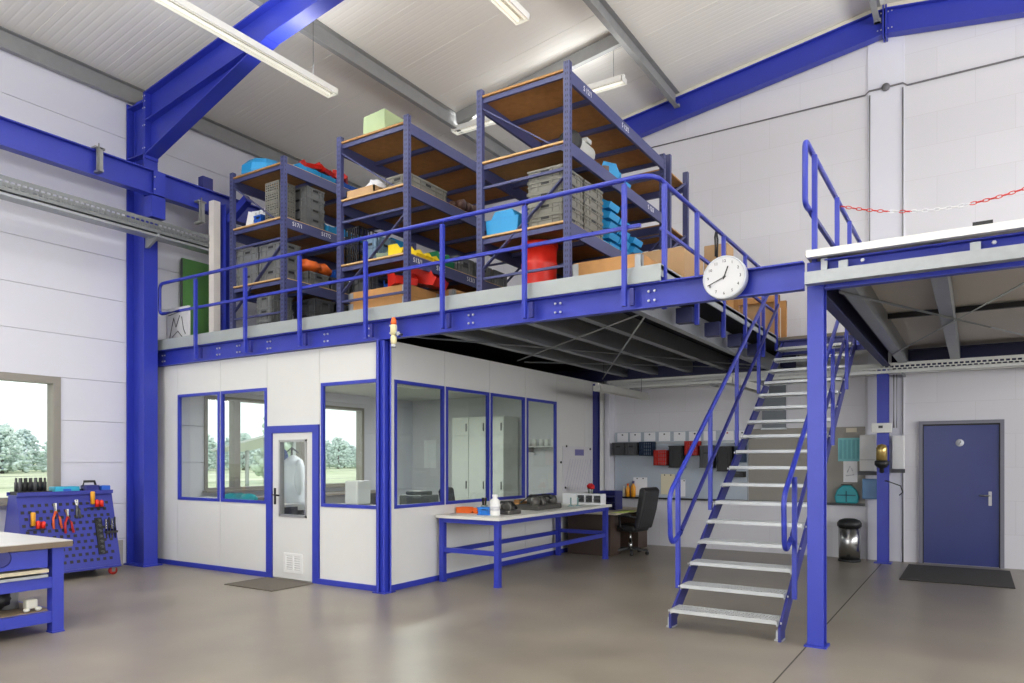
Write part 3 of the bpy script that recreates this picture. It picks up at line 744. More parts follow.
for x in (-7.75, -7.05): MB().box(x, x+0.02, 12.75, 12.94, 1.76, 1.86).build('bracket', GALV, t)
cup = None
for i, x in enumerate((-7.76, -7.62, -7.46, -7.33, -7.18)):
    lab = 'pale jar on the office wall shelf, '+['leftmost of five', 'second from the left', 'in the middle of five', 'second from the right', 'rightmost of five'][i]
    if cup is None:
        cup = MB().lathe([(0.04, 0), (0.05, 0.01), (0.05, 0.1), (0.04, 0.12), (0.042, 0.14), (0.0, 0.14)], 12).build('storage_jar', mat('jar_white', (232, 232, 228), 0.4))
        tag(cup, lab, 'jar', 'jars on the office shelf'); cup.location = (x, 12.8, 1.885)
    else: dup(cup, None, (x, 12.8, 1.885), None, lab)
t = thing('window_desk', 'grey desk along the outer window inside the office', 'desk', (-10.6, 9.0, 0))
MB().box(-10.97, -10.25, 6.8, 11.4, 0.93, 0.965).build('desk_top', mat('desk_grey', (120, 112, 102), 0.6), t)
for y in (6.9, 9.1, 11.3): MB().box(-10.9, -10.3, y-0.02, y+0.02, 0, 0.93).build('leg', DGREY, t)
t = thing('window_desk', 'white worktop under the front windows inside the office left of the door', 'desk', (-9.5, 6.95, 0))
MB().box(-10.24, -8.25, 6.66, 7.25, 0.93, 0.965).build('desk_top', WHITE, t)
for x in (-10.2, -8.3): MB().box(x-0.02, x+0.02, 6.7, 7.2, 0, 0.93).build('leg', DGREY, t)
t = thing('window_desk', 'white worktop inside the office between door and corner column', 'desk', (-6.65, 6.95, 0))
MB().box(-7.1, -6.15, 6.66, 7.25, 0.93, 0.965).build('desk_top', WHITE, t)
for x in (-7.05, -6.2): MB().box(x-0.02, x+0.02, 6.7, 7.2, 0, 0.93).build('leg', DGREY, t)
b = MB()
for i in range(3): b.blob((-9.45+i*0.2, 6.95, 1.03), 0.17, 0.1, 0.075, 12, 7, 0.06)
tag(b.build('folded_cloth', TEAL), 'teal cloth bundle on the worktop behind the office front window', 'cloth')
b = MB()
for i in range(8): b.cbox((-9.98+random.uniform(-.01, .01), 6.9, 0.969+i*0.008), 0.3, 0.21, 0.007, Matrix.Rotation(random.uniform(-.1, .1), 3, 'Z'))
tag(b.build('paper_stack', PAPER), 'stack of white paper on the worktop behind the leftmost office window', 'paper')
t = thing('desktop_printer', 'small white machine standing behind the office window right of the door', 'printer', (-6.8, 6.9, 0.965))
MB().box(-6.93, -6.7, 6.8, 7.05, 1.02, 1.33).build('body', WHITE, t, bevel=0.02)
MB().box(-6.97, -6.66, 6.76, 7.05, 0.965, 1.02).build('base', LGREY, t, bevel=0.01)
b = MB()
for i in range(5): b.cbox((-7.05+0.0, 6.95, 0.97+i*0.012), 0.1, 0.24, 0.01, Matrix.Rotation(random.uniform(-.2, .2), 3, 'Z'))
for i in range(6): b.cbox((-6.35, 6.9, 0.97+i*0.01), 0.3, 0.22, 0.009, Matrix.Rotation(random.uniform(-.2, .2), 3, 'Z'))
tag(b.build('paper_stack', PAPER), 'loose papers on the worktop behind the window right of the door', 'paper')
reflection_sheet = MB().box(-10.65, -10.3, 12.935, 12.945, 1.42, 2.05)  # white sheet stands in for a window reflection in the side pane
tag(reflection_sheet.build('paper_notice', PAPER), 'white poster on the back wall inside the office behind the first side window', 'notice')
t = thing('office_printer', 'grey printer on a low cabinet inside the office behind the first side window', 'printer', (-7.3, 8.75, 0))
MB().box(-7.55, -7.05, 8.5, 9.0, 0, 0.85).build('cabinet', WHITE, t)
MB().box(-7.52, -7.08, 8.53, 8.97, 0.85, 1.06).box(-7.45, -7.15, 8.6, 8.9, 1.06, 1.12).build('printer_body', GREY, t, bevel=0.02)
MB().box(-7.08, -7.0, 8.6, 8.9, 0.92, 0.935).build('paper_tray', BLACK, t)
t = thing('hanging_coat', 'white work coat on a dark hook behind the glass of the office door', 'coat', (-9.4, 8.05, 0))  # made-up coat and stand take the place of a door glass reflection
MB().tube((-9.4, 8.05, 0), (-9.4, 8.05, 1.8), 0.018, 8).lathe([(0.2, 0), (0.2, 0.02), (0.03, 0.05)], 16, (-9.4, 8.05, 0)).path([(-9.55, 8.05, 1.72), (-9.4, 8.05, 1.8), (-9.25, 8.05, 1.72)], 0.012, 6).build('coat_stand', DGREY, t)
MB().lathe([(0.03, 1.68), (0.14, 1.6), (0.19, 1.45), (0.17, 1.2), (0.2, 0.95), (0.23, 0.8), (0.19, 0.82)], 14, (-9.3, 8.0, 0)).blob((-9.14, 7.97, 1.32), 0.07, 0.08, 0.3, 10, 8).build('coat', mat('coat_white', (222, 226, 232), 0.8), t)
MB().blob((-9.48, 7.95, 1.62), 0.08, 0.08, 0.16, 10, 8).build('cap', mat('cap_blue', (60, 80, 130), 0.8), t)

t = thing('ceiling_lamp', 'flat lamp on the ceiling inside the office', 'lamp', (-8.5, 9.6, 2.9))
MB().box(-8.65, -8.35, 8.9, 10.3, 2.9, 2.96).build('housing', LAMPW, t)
la = area('office_lamp_light', (-8.5, 9.6, 2.88), (0, 0, 0), 0.3, 1.4, 95)  # lamp and light added to brighten the office interior

# ------------------------------------------------------------------ storage racks
ZD = 3.44
text_m = mat('label_white', (230, 230, 232), 0.6)
def make_rack(label, xa, xb, y0, y1, labels):
    t = thing('storage_rack', label, 'rack', ((xa+xb)/2, (y0+y1)/2, ZD))
    up = 0.075
    for x, sx in ((xa+up/2, 1), (xb-up/2, -1)):
        for y, sy in ((y0, 1), (y1-0.06, 1)):
            u = MB().box(x-up/2, x+up/2, y, y+0.012, ZD, 5.93).box(x-up/2, x-up/2+0.012, y+0.012, y+0.06, ZD, 5.93).box(x+up/2-0.012, x+up/2, y+0.012, y+0.06, ZD, 5.93)
            u.slot(1)
            z = ZD+0.06
            while z < 5.9:
                u.box(x-0.016, x-0.006, y-0.001, y, z, z+0.028).box(x+0.006, x+0.016, y-0.001, y, z, z+0.028)
                if x > (xa+xb)/2: u.box(x+up/2, x+up/2+0.001, y+0.02, y+0.032, z, z+0.028)
                z += 0.06
            u.slot(0).box(x-0.05, x+0.05, y-0.01, y+0.07, ZD, ZD+0.008)
            u.build('upright', [RACK, RACKHOLE], t)
    for z in (4.21, 5.08, 5.86):
        for x in (xa+0.005, xb-0.04):
            MB().box(x, x+0.035, y0+0.06, y1-0.06, z-0.16, z-0.02).build('beam', RACK, t)
        for y in (y0+0.03, y1-0.08):
            MB().box(xa+0.075, xb-0.075, y, y+0.03, z-0.085, z-0.03).build('end_rail', RACK, t)
        k = 3
        for i in range(1, k+1):
            y = y0+(y1-y0)*i/(k+1)
            MB().box(xa+0.04, xb-0.04, y-0.03, y+0.03, z-0.075, z-0.028).build('support_bar', RACK, t)
        MB().box(xa+0.035, xb-0.035, y0+0.012, y1-0.06, z-0.024, z-0.001).build('shelf_board', CHIP, t)
        e_ = MB()
        if z < 5.8: e_.box(xa+0.07, xb-0.07, y0+0.008, y0+0.012, z-0.018, z)
        e_.box(xb-0.035, xb-0.031, y0+0.06, y1-0.06, z-0.024, z).build('board_edge', CHIPE, t)
    for y in (y0+0.04, y1-0.045):
        for a, b in (((xa+0.05, 5.72), (xb-0.05, 4.95)), ((xb-0.05, 4.72), (xa+0.05, 3.82))):
            MB().bar((a[0], y, a[1]), (b[0], y, b[1]), 0.014, 0.045, up=(0, 1, 0)).build('brace', RACK, t)
        for z in (4.78, 3.72): MB().bar((xa+0.05, y, z), (xb-0.05, y, z), 0.03, 0.028).build('cross_tie', RACK, t)
    for s, y, z in labels:
        text_mesh(s, 0.085, text_m, t, 'number_label', (xb-0.0035, y, z), (R(90), 0, R(90)))
    return t
make_rack('slate blue storage rack, left one of three, with a blue dome on top', -9.5, -8.28, 6.95, 9.85, [('S17/1', 7.2, 5.0), ('S17/2', 7.75, 5.0)])
make_rack('slate blue storage rack in the middle of three with a pale green box on top', -7.23, -5.98, 6.95, 9.85, [('S13/1', 7.15, 4.13), ('S13/2', 7.62, 4.13), ('S13/3', 8.3, 4.13)])
make_rack('slate blue storage rack on the mezzanine nearest the clock, with a bare wooden top', -4.93, -3.70, 6.95, 9.85, [('S 12/1', 7.4, 5.77), ('S 12/2', 8.45, 5.77), ('S 12/3', 9.3, 5.0)])
t = thing('storage_rack', 'short dark rack frame with cross braces behind the rack nearest the clock', 'rack', (-4.3, 10.6, ZD))
for x in (-5.0, -3.72):
    for y in (10.0, 10.75): MB().box(x-0.04, x+0.04, y-0.03, y+0.03, ZD, 5.98).build('upright', RACK, t)
    for z in (3.8, 4.6, 5.4): MB().bar((x, 10.0, z), (x, 10.75, z+0.42), 0.03, 0.03).build('brace', RACK, t)
for z in (4.3, 5.0, 5.8):
    for y in (10.0, 10.75): MB().box(-4.96, -3.76, y-0.02, y+0.02, z-0.12, z-0.02).build('beam', RACK, t)
    MB().box(-4.98, -3.74, 9.98, 10.77, z-0.02, z).build('shelf_board', CHIP, t)

# ------------------------------------------------------------------ containers
def crate_mesh(w, d, h, rib=True):
    """open euro box: ribbed walls, rim, hand holes"""
    b = MB(); t = 0.008
    b.box(-w/2+.01, w/2-.01, -d/2+.01, d/2-.01, 0, 0.012)
    b.box(-w/2+.01, w/2-.01, -d/2+.01, -d/2+.01+t, 0, h).box(-w/2+.01, w/2-.01, d/2-.01-t, d/2-.01, 0, h)
    b.box(-w/2+.01, -w/2+.01+t, -d/2+.01, d/2-.01, 0, h).box(w/2-.01-t, w/2-.01, -d/2+.01, d/2-.01, 0, h)
    for z0, z1 in ((h-0.022, h), (h*0.52, h*0.52+0.01), (0.0, 0.012)):
        b.box(-w/2, w/2, -d/2, -d/2+.012, z0, z1).box(-w/2, w/2, d/2-.012, d/2, z0, z1).box(-w/2, -w/2+.012, -d/2, d/2, z0, z1).box(w/2-.012, w/2, -d/2, d/2, z0, z1)
    for i in (0, 1, 3, 4):
        x = -w/2+w*(i+0.5)/5
        b.box(x-.004, x+.004, -d/2, -d/2+.01, 0.012, h-0.022)
        y = -d/2+d*(i+0.5)/5
        b.box(w/2-.01, w/2, y-.004, y+.004, 0.012, h-0.022)
    b.slot(1).box(-0.05, 0.05, -d/2+0.004, -d/2+0.009, h*0.62, h*0.62+0.03).box(w/2-0.009, w/2-0.004, -0.05, 0.05, h*0.62, h*0.62+0.03)
    return b
def lattice_mesh(w, d, h, n=6, m=4):
    b = MB(); t = 0.01
    b.box(-w/2, w/2, -d/2, d/2, 0, 0.01)
    for z in [h*i/m for i in range(m+1)]:
        z0 = min(z, h-0.014)
        b.box(-w/2, w/2, -d/2, -d/2+t, z0, z0+0.014).box(-w/2, w/2, d/2-t, d/2, z0, z0+0.014).box(-w/2, -w/2+t, -d/2, d/2, z0, z0+0.014).box(w/2-t, w/2, -d/2, d/2, z0, z0+0.014)
    for i in range(n+1):
        x = -w/2+(w-0.016)*i/n; y = -d/2+(d-0.016)*i/n
        b.box(x, x+0.016, -d/2, -d/2+t, 0, h).box(x, x+0.016, d/2-t, d/2, 0, h).box(-w/2, -w/2+t, y, y+0.016, 0, h).box(w/2-t, w/2, y, y+0.016, 0, h)
    return b
def bin_mesh(w, d, h):
    """open fronted stacking bin; front faces +X (d along X, w along Y)"""
    b = MB(); t = 0.008
    prof = [(-d/2, 0), (d/2-0.03, 0), (d/2, h*0.45), (d/2-0.10*d, h*0.5), (d/2-0.3*d, h*0.86), (d/2-0.36*d, h), (-d/2, h)]
    b.prism(prof, 'Y', -w/2, -w/2+t).prism(prof, 'Y', w/2-t, w/2)
    b.box(-d/2, d/2-0.03, -w/2+t, w/2-t, 0, t).box(-d/2, -d/2+t, -w/2+t, w/2-t, t, h)
    b.prism([(d/2-0.03, 0), (d/2, h*0.45), (d/2-t, h*0.45), (d/2-0.03-t, 0)], 'Y', -w/2+t, w/2-t)
    b.box(-d/2, d/2-0.36*d, -w/2-0.006, -w/2, h-0.014, h).box(-d/2, d/2-0.36*d, w/2, w/2+0.006, h-0.014, h)
    return b
CACHE = {}
def put(kind, name, label, cat, loc, dims, m, rz=0.0, group=None, extra=None):
    key = (kind, name, dims, m.name)
    if key not in CACHE:
        mb = {'crate': crate_mesh, 'lattice': lattice_mesh, 'bin': bin_mesh}[kind](*dims)
        o = mb.build(name, [m, BLACK], None, recenter=False); CACHE[key] = o
    else:
        o = CACHE[key].copy(); COL.objects.link(o)
    o.location = loc; o.rotation_euler = (0, 0, rz)
    return tag(o, label, cat, group)
ORD = ['bottom', 'second from bottom', 'third from bottom', 'fourth from bottom', 'fifth from bottom', 'sixth from bottom']
def pos_word(k, n):
    return 'bottom one' if k == 0 else ('top one' if k == n-1 else ORD[k])

L1, L2, L3 = 4.21, 5.08, 5.86
# -- left rack
t = thing('domed_box', 'light blue domed box on top of the left rack', 'box', (-9.12, 7.3, L3))
MB().lathe([(0.0, 0), (0.34, 0.0), (0.36, 0.05), (0.35, 0.14), (0.25, 0.24), (0.12, 0.28), (0, 0.285)], 10, (-9.12, 7.3, L3), smooth=False).build('dome', CYAN, t)
for i, (y, z, m, nm) in enumerate([(7.55, 0.0, CYAN, 'blue'), (7.85, 0, CYAN, 'blue'), (8.15, 0, MBLUE, 'dark blue'), (8.45, 0, MBLUE, 'dark blue')]):
    put('bin', 'storage_bin', nm+' open bin on top of the left rack, '+['nearest the end', 'second from the end', 'third from the end', 'farthest from the end'][i], 'bin', (-8.52, y, L3), (0.28, 0.4, 0.16), m, 0, 'bins on top of the left rack')
for i, y in enumerate((7.68, 7.97, 8.27)):
    o = put('bin', 'storage_bin', 'red bin lying on the blue bins on top of the left rack, '+['nearest the front', 'middle one', 'rearmost'][i], 'bin', (-8.53-0.04*(i % 2), y, L3+0.166+0.02*(i % 2)), (0.26, 0.24, 0.12), RED, 0.5*(i-1)+0.25, 'red bins on top of the left rack')
    o.rotation_euler = (0.12*(1-i), 0.1, 0.5*(i-1)+0.25)
b = MB()
for i in range(4): b.cbox((-9.2+0.07*i, 7.1+0.03*i, L2+0.13+0.01*i), 0.16, 0.02, 0.24, Matrix.Rotation(0.3-0.2*i, 3, 'Y'))
tag(b.build('paper_bundle', PAPER), 'crumpled white paper bundle on the left rack beside a blue box', 'paper')
put('crate', 'small_box', 'small blue box on the left rack behind the white paper', 'box', (-8.97, 7.15, L2), (0.18, 0.22, 0.15), MBLUE)
for k in range(4):
    put('lattice', 'lattice_crate', 'grey lattice crate by the left rack front upright, '+pos_word(k, 4), 'crate', (-8.62, 7.17, L2+0.142*k), (0.3, 0.3, 0.14), LGREY, 0, 'lattice crates on the left rack')
for k in range(4):
    put('crate', 'euro_crate', 'grey crate in the stack right of the lattice crates, '+pos_word(k, 4), 'crate', (-8.55, 7.6, L2+0.147*k), (0.42, 0.36, 0.145), GREY, 0, 'upper grey crate stack on the left rack')
put('bin', 'storage_bin', 'light blue open bin with white papers on the upper shelf of the left rack', 'bin', (-8.52, 8.0, L2), (0.34, 0.42, 0.2), CYAN)
put('bin', 'storage_bin', 'light blue open bin at the rear of the upper shelf of the left rack', 'bin', (-8.52, 8.45, L2), (0.34, 0.42, 0.2), CYAN)
for j, x in enumerate((-9.18, -8.66)):
    for k in range(3):
        put('crate', 'euro_crate', 'light grey crate on left rack middle shelf, '+['left', 'right'][j]+' stack, '+pos_word(k, 3), 'crate', (x, 7.2, L1+0.182*k), (0.5, 0.36, 0.18), GREY, 0, 'light grey crates on the middle shelf')
for i, y in enumerate((7.66, 8.1, 8.55)):
    put('crate', 'euro_crate', 'low dark grey crate on the middle shelf of the left rack, '+['under the orange bag', 'behind the orange bag', 'farthest back'][i], 'crate', (-8.56, y, L1), (0.46, 0.42, 0.2), DGREY if i else GREY, 0, 'dark grey crates on the middle shelf')
b = MB().blob((-8.55, 7.62, L1+0.31), 0.2, 0.2, 0.11, 14, 9, 0.16).blob((-8.5, 7.85, L1+0.3), 0.16, 0.14, 0.1, 12, 8, 0.18)
tag(b.build('orange_bag', ORANGE), 'crumpled orange bag lying on the grey crates of the left rack', 'bag')
put('crate', 'small_box', 'mid blue box on the crates right of the orange bag', 'box', (-8.5, 8.15, L1+0.202), (0.3, 0.26, 0.14), MBLUE)
for j, (x, y, nm) in enumerate([(-8.78, 7.2, 'behind the left railing post'), (-8.55, 7.75, 'beside the front upright'), (-8.55, 8.25, 'second from the upright'), (-8.55, 8.75, 'farthest from the upright')]):
    for k in range(3):
        put('crate', 'euro_crate', 'dark grey crate at left rack bottom, '+nm+', '+pos_word(k, 3), 'crate', (x, y, ZD+0.005+0.192*k), (0.5 if j else 0.34, 0.4, 0.19), GREY if j == 0 else DGREY, 0, 'grey crates at the bottom of the left rack')
# -- middle rack
b = MB().prism([(-7.05, L3), (-6.63, L3), (-6.65, L3+0.44), (-7.03, L3+0.41)], 'Y', 7.25, 7.8)
tag(b.build('green_carton', PGREEN, bevel=0.01), 'pale green carton on top of the middle rack', 'carton')
t = thing('wooden_tray', 'low wooden tray on the upper shelf of the middle rack', 'tray', (-6.8, 7.25, L2))
MB().box(-7.1, -6.6, 7.0, 7.5, L2, L2+0.02).box(-7.1, -6.6, 7.0, 7.02, L2, L2+0.11).box(-7.1, -6.6, 7.48, 7.5, L2, L2+0.11).box(-7.1, -7.08, 7.0, 7.5, L2, L2+0.11).box(-6.62, -6.6, 7.0, 7.5, L2, L2+0.11).build('tray', CARD, t)
b = MB().blob((-6.78, 7.26, L2+0.155), 0.14, 0.18, 0.12, 12, 8, 0.1)
tag(b.build('plastic_bag', PAPER), 'white plastic bag in the wooden tray on the middle rack', 'bag')
put('crate', 'long_crate', 'long translucent grey crate on the upper shelf of the middle rack', 'crate', (-6.25, 7.45, L2), (0.4, 0.8, 0.17), LGREY)
b = MB()
for i in range(9): b.lathe([(0.02, -0.05), (0.07, -0.05), (0.07, 0.05), (0.02, 0.05)], 12, (-6.3+0.13*(i % 3), 8.15+0.14*(i//3), L2+0.075), 'Y' if i % 2 else 'X')
tag(b.build('machine_parts', mat('rusty_brown', (84, 58, 50), 0.6, var=0.3, scale=20)), 'heap of brown round machine parts on the upper shelf of the middle rack', 'parts', kind='stuff')
put('lattice', 'lattice_crate', 'black lattice crate at the left of the middle shelf of the middle rack', 'crate', (-7.02, 7.23, L1), (0.26, 0.4, 0.5), BLACK)
put('crate', 'tall_crate', 'blue grey bin beside the black lattice crate', 'crate', (-6.7, 7.2, L1), (0.28, 0.36, 0.33), mat('blue_grey_plastic', (104, 128, 148), 0.5))
put('crate', 'small_box', 'teal box behind the blue grey bin on the middle rack', 'box', (-6.9, 7.65, L1), (0.4, 0.4, 0.42), CYAN)
put('bin', 'storage_bin', 'grey green open bin next to the first yellow bin', 'bin', (-6.5, 7.12, L1), (0.2, 0.2, 0.16), mat('grey_green_plastic', (130, 150, 130), 0.5), -1.2)
for i, (x, y) in enumerate([(-6.27, 7.12), (-6.2, 7.32), (-6.2, 7.5), (-6.2, 7.68)]):
    put('bin', 'storage_bin', 'yellow open bin on the middle rack, '+['left of the front upright', 'right of the front upright', 'middle of the row right of the upright', 'beside the green bin'][i], 'bin', (x, y, L1), (0.16, 0.24, 0.16), YELL, 0, 'yellow bins on the middle rack')
put('bin', 'storage_bin', 'green open bin at the end of the yellow bins', 'bin', (-6.22, 7.92, L1), (0.24, 0.3, 0.24), GREEN)
for i, y in enumerate((8.3, 8.75, 9.2)):
    put('crate', 'euro_crate', 'grey crate on the middle shelf of the middle rack, '+['right of the green bin', 'second right of the green bin', 'at the far end'][i], 'crate', (-6.3, y, L1), (0.46, 0.4, 0.24), GREY, 0, 'grey crates right of the green bin')
def wood_collar(label, x0, x1, y0, y1, z0, h, grp=None):
    """pine collar box with steel corner hinges standing on a pallet"""
    t = thing('wooden_collar_box', label, 'box', ((x0+x1)/2, (y0+y1)/2, z0), group=grp)
    p = MB()
    for x in (x0, (x0+x1)/2-0.05, x1-0.1): p.box(x, x+0.1, y0, y1, z0, z0+0.1)
    for i in range(5):
        y = y0+(y1-y0-0.1)*i/4; p.box(x0, x1, y, y+0.1, z0+0.1, z0+0.122)
    p.build('pallet', PINE, t)
    b = MB(); z = z0+0.124; q = 0.02
    k = 2 if h > 0.25 else 1
    for i in range(k):
        a, c = z+h*i/k+0.002, z+h*(i+1)/k-0.002
        b.box(x0, x1, y0, y0+q, a, c).box(x0, x1, y1-q, y1, a, c).box(x0, x0+q, y0, y1, a, c).box(x1-q, x1, y0, y1, a, c)
    b.box(x0+q, x1-q, y0+q, y1-q, z, z+0.01)
    b.build('collar', PINE, t)
    for x, y in ((x0, y0), (x1, y0), (x1, y1), (x0, y1)):
        c = MB(); sx = 1 if x == x0 else -1; sy = 1 if y == y0 else -1
        for i in range(k):
            a, e = z+h*i/k+0.012, z+h*(i+1)/k-0.012
            ya, yb = sorted((y-sy*0.003, y+sy*0.07)); xa, xb = sorted((x-sx*0.003, x)); c.box(xa, xb, ya, yb, a, e)
            xa, xb = sorted((x-sx*0.003, x+sx*0.07)); ya, yb = sorted((y-sy*0.003, y)); c.box(xa, xb, ya, yb, a, e)
            c.tube((x-sx*0.006, y-sy*0.006, a), (x-sx*0.006, y-sy*0.006, e), 0.008, 6)
        c.build('corner_hinge', GALV, t)
    return t
wood_collar('short pine collar box with steel hinges at the bottom front of the middle rack', -7.1, -6.1, 7.06, 7.74, ZD+0.003, 0.28)
wood_collar('long pine collar box with steel hinges at the bottom of the middle rack, rear one', -7.1, -5.92, 7.8, 9.2, ZD+0.003, 0.34)
put('bin', 'storage_bin', 'red open bin on the wooden box of the middle rack, left of the upright', 'bin', (-6.28, 7.2, ZD+0.42), (0.3, 0.32, 0.18), RED, -0.5)
put('bin', 'storage_bin', 'large red open bin leaning on the middle rack wooden box, right of the upright', 'bin', (-6.15, 7.55, ZD+0.475), (0.34, 0.42, 0.24), RED, 0.1).rotation_euler = (0, 0.22, 0.15)
put('crate', 'euro_crate', 'dark crate on the wooden box at the left of the middle rack', 'crate', (-6.92, 7.3, ZD+0.42), (0.34, 0.4, 0.2), DGREY)
put('bin', 'storage_bin', 'mid blue open bin on the wooden box of the middle rack', 'bin', (-6.6, 7.35, ZD+0.42), (0.22, 0.28, 0.14), MBLUE, -0.8)
# -- right rack
t = thing('electric_motor', 'grey motor with black fan lying on the upper shelf of the rack nearest the clock', 'motor', (-3.9, 7.62, L2))
MB().lathe([(0.05, -0.2), (0.1, -0.18), (0.115, -0.12), (0.115, 0.14), (0.09, 0.18), (0.03, 0.19), (0.03, 0.27), (0, 0.27)], 18, (-3.9, 7.62, L2+0.13), 'Y').box(-3.98, -3.82, 7.52, 7.75, L2, L2+0.04).box(-3.92, -3.8, 7.57, 7.69, L2+0.22, L2+0.27).build('housing', mat('motor_grey', (168, 170, 166), 0.45), t)
MB().lathe([(0.05, 0), (0.13, 0), (0.14, 0.05), (0.13, 0.1), (0.05, 0.1)], 18, (-3.9, 7.29, L2+0.145), 'Y').build('fan_cover', BLACK, t)
b = MB()
for i in range(7): b.cbox((-3.95+0.05*(i % 3), 8.0+0.07*(i//2), L2+0.05+0.03*(i % 2)), 0.1, 0.08, 0.09, Matrix.Rotation(0.5*i, 3, 'Z'))
tag(b.build('metal_offcuts', mat('dark_brown_metal', (92, 70, 60), 0.55, var=0.3, scale=30)), 'small brown metal pieces beside the motor on the upper shelf', 'parts', kind='stuff')
put('bin', 'storage_bin', 'small light blue bin tilted on the upper shelf, nearer the motor', 'bin', (-3.88, 8.36, L2+0.045), (0.2, 0.26, 0.17), CYAN).rotation_euler = (0, 0.3, 0.4)
put('bin', 'storage_bin', 'small light blue bin on the upper shelf, farther from the motor', 'bin', (-3.88, 8.64, L2), (0.2, 0.26, 0.15), CYAN)
b = MB()
for i in range(8): b.blob((-3.98+0.06*(i % 2), 8.95+0.09*(i//2), L2+0.07), 0.08, 0.07, 0.07, 10, 6, 0.2)
tag(b.build('scrap_parts', mat('scrap_tan', (150, 132, 110), 0.6, var=0.35, scale=20)), 'tan and grey scrap pieces at the far end of the upper shelf nearest the clock', 'parts', kind='stuff')
t = thing('tool_box', 'light blue tool box left of the light grey crates nearest the clock', 'tool box', (-4.68, 7.12, L1))
MB().prism([(-4.84, L1), (-4.42, L1), (-4.4, L1+0.2), (-4.86, L1+0.2)], 'Y', 7.03, 7.29).build('body', CYAN, t, bevel=0.008)
MB().prism([(-4.8, L1+0.2), (-4.46, L1+0.2), (-4.5, L1+0.29), (-4.74, L1+0.29)], 'Y', 7.05, 7.27).build('lid', CYAN, t, bevel=0.008)
b = MB()
for i in range(5): b.cbox((-4.78+0.1*i, 7.4, L1+0.2), 0.07, 0.02, 0.36, Matrix.Rotation(0.25*(i-2), 3, 'Y'))
tag(b.build('paper_bundle', PAPER), 'white papers standing behind the light blue tool box', 'paper')
for j, (y, n, nm) in enumerate([(7.27, 5, 'front'), (7.8, 5, 'rear')]):
    for k in range(n):
        put('crate', 'euro_crate', 'light grey crate in the '+nm+' stack nearest the clock, '+pos_word(k, n), 'crate', (-4.05, y, L1+0.13*k), (0.46, 0.5, 0.128), LGREY, 0, 'light grey crate stacks nearest the clock')
for j, (y, n, nm) in enumerate([(8.3, 5, 'first'), (8.62, 4, 'second'), (9.05, 3, 'third'), (9.38, 2, 'last')]):
    for k in range(n):
        put('bin', 'storage_bin', 'light blue stacking bin, '+pos_word(k, n)+' of the '+nm+' stack behind the grey crates', 'bin', (-3.98, y, L1+0.125*k), (0.28, 0.42, 0.15), CYAN, 0, 'light blue bin stacks nearest the clock')
t = thing('red_drum', 'tall red plastic drum with lid at the bottom of the rack nearest the clock', 'drum', (-4.34, 7.4, ZD))
MB().lathe([(0.19, 0.0), (0.2, 0.02), (0.205, 0.4), (0.215, 0.42), (0.215, 0.46), (0.205, 0.48), (0.21, 0.66)], 28, (-4.34, 7.4, ZD+0.002)).build('body', RED, t)
MB().lathe([(0.222, 0.64), (0.222, 0.70), (0.2, 0.71), (0.19, 0.69), (0.0, 0.69)], 28, (-4.34, 7.4, ZD)).build('lid', RED, t)
wood_collar('pine box with steel hinges on a white slab beside the rack nearest the clock', -3.84, -3.02, 7.3, 8.4, ZD+0.06, 0.2)
b = MB().box(-3.5, -2.72, 7.12, 8.5, ZD, ZD+0.058)
tag(b.build('white_slab', BOARDW), 'white foam slab under the pine box at the platform edge', 'slab')
t = thing('cardboard_box', 'tan cardboard box behind the pine box on the mezzanine', 'box', (-3.25, 8.95, ZD))
MB().box(-3.55, -3.0, 8.62, 9.35, ZD, 4.22).build('body', CARD, t)
MB().box(-3.3, -3.25, 8.615, 9.352, ZD+0.2, 4.223).build('tape', mat('tape_brown', (170, 130, 84), 0.4), t)
t = thing('hanging_strap', 'black strap loop hanging on a side railing post', 'strap', (-2.56, 8.5, 3.8))
MB().path([(-2.56, 8.43, 3.98), (-2.56, 8.41, 4.2), (-2.56, 8.46, 4.29), (-2.56, 8.51, 4.2), (-2.56, 8.49, 3.98)], 0.012, 6).build('loop', BLACK, t)
for k, (z, nm) in enumerate([(ZD, 'bottom'), (ZD+0.51, 'middle'), (ZD+1.01, 'top')]):
    t = thing('cardboard_box', 'tall brown cardboard box on the platform behind the clock, '+nm+' of three', 'box', (-3.4, 11.38, z), group='cardboard boxes behind the clock')
    MB().box(-3.58, -3.22, 11.2, 11.55, z+0.001, z+0.495).build('body', CARD if k != 1 else PINE, t)
t = thing('transport_crate', 'open wooden transport frame at the back of the mezzanine by the landing', 'crate', (-2.9, 12.3, ZD))
f = MB()
for x in (-3.3, -2.66):
    for y in (12.0, 12.5): f.box(x-0.04, x+0.04, y-0.04, y+0.04, ZD, ZD+0.78)
for y in (12.0, 12.5): f.box(-3.34, -2.62, y-0.03, y+0.03, ZD+0.68, ZD+0.78).box(-3.34, -2.62, y-0.03, y+0.03, ZD+0.05, ZD+0.13)
f.build('frame', PINE, t)
MB().box(-3.26, -2.7, 12.05, 12.07, ZD+0.13, ZD+0.68).build('panel', CARD, t)

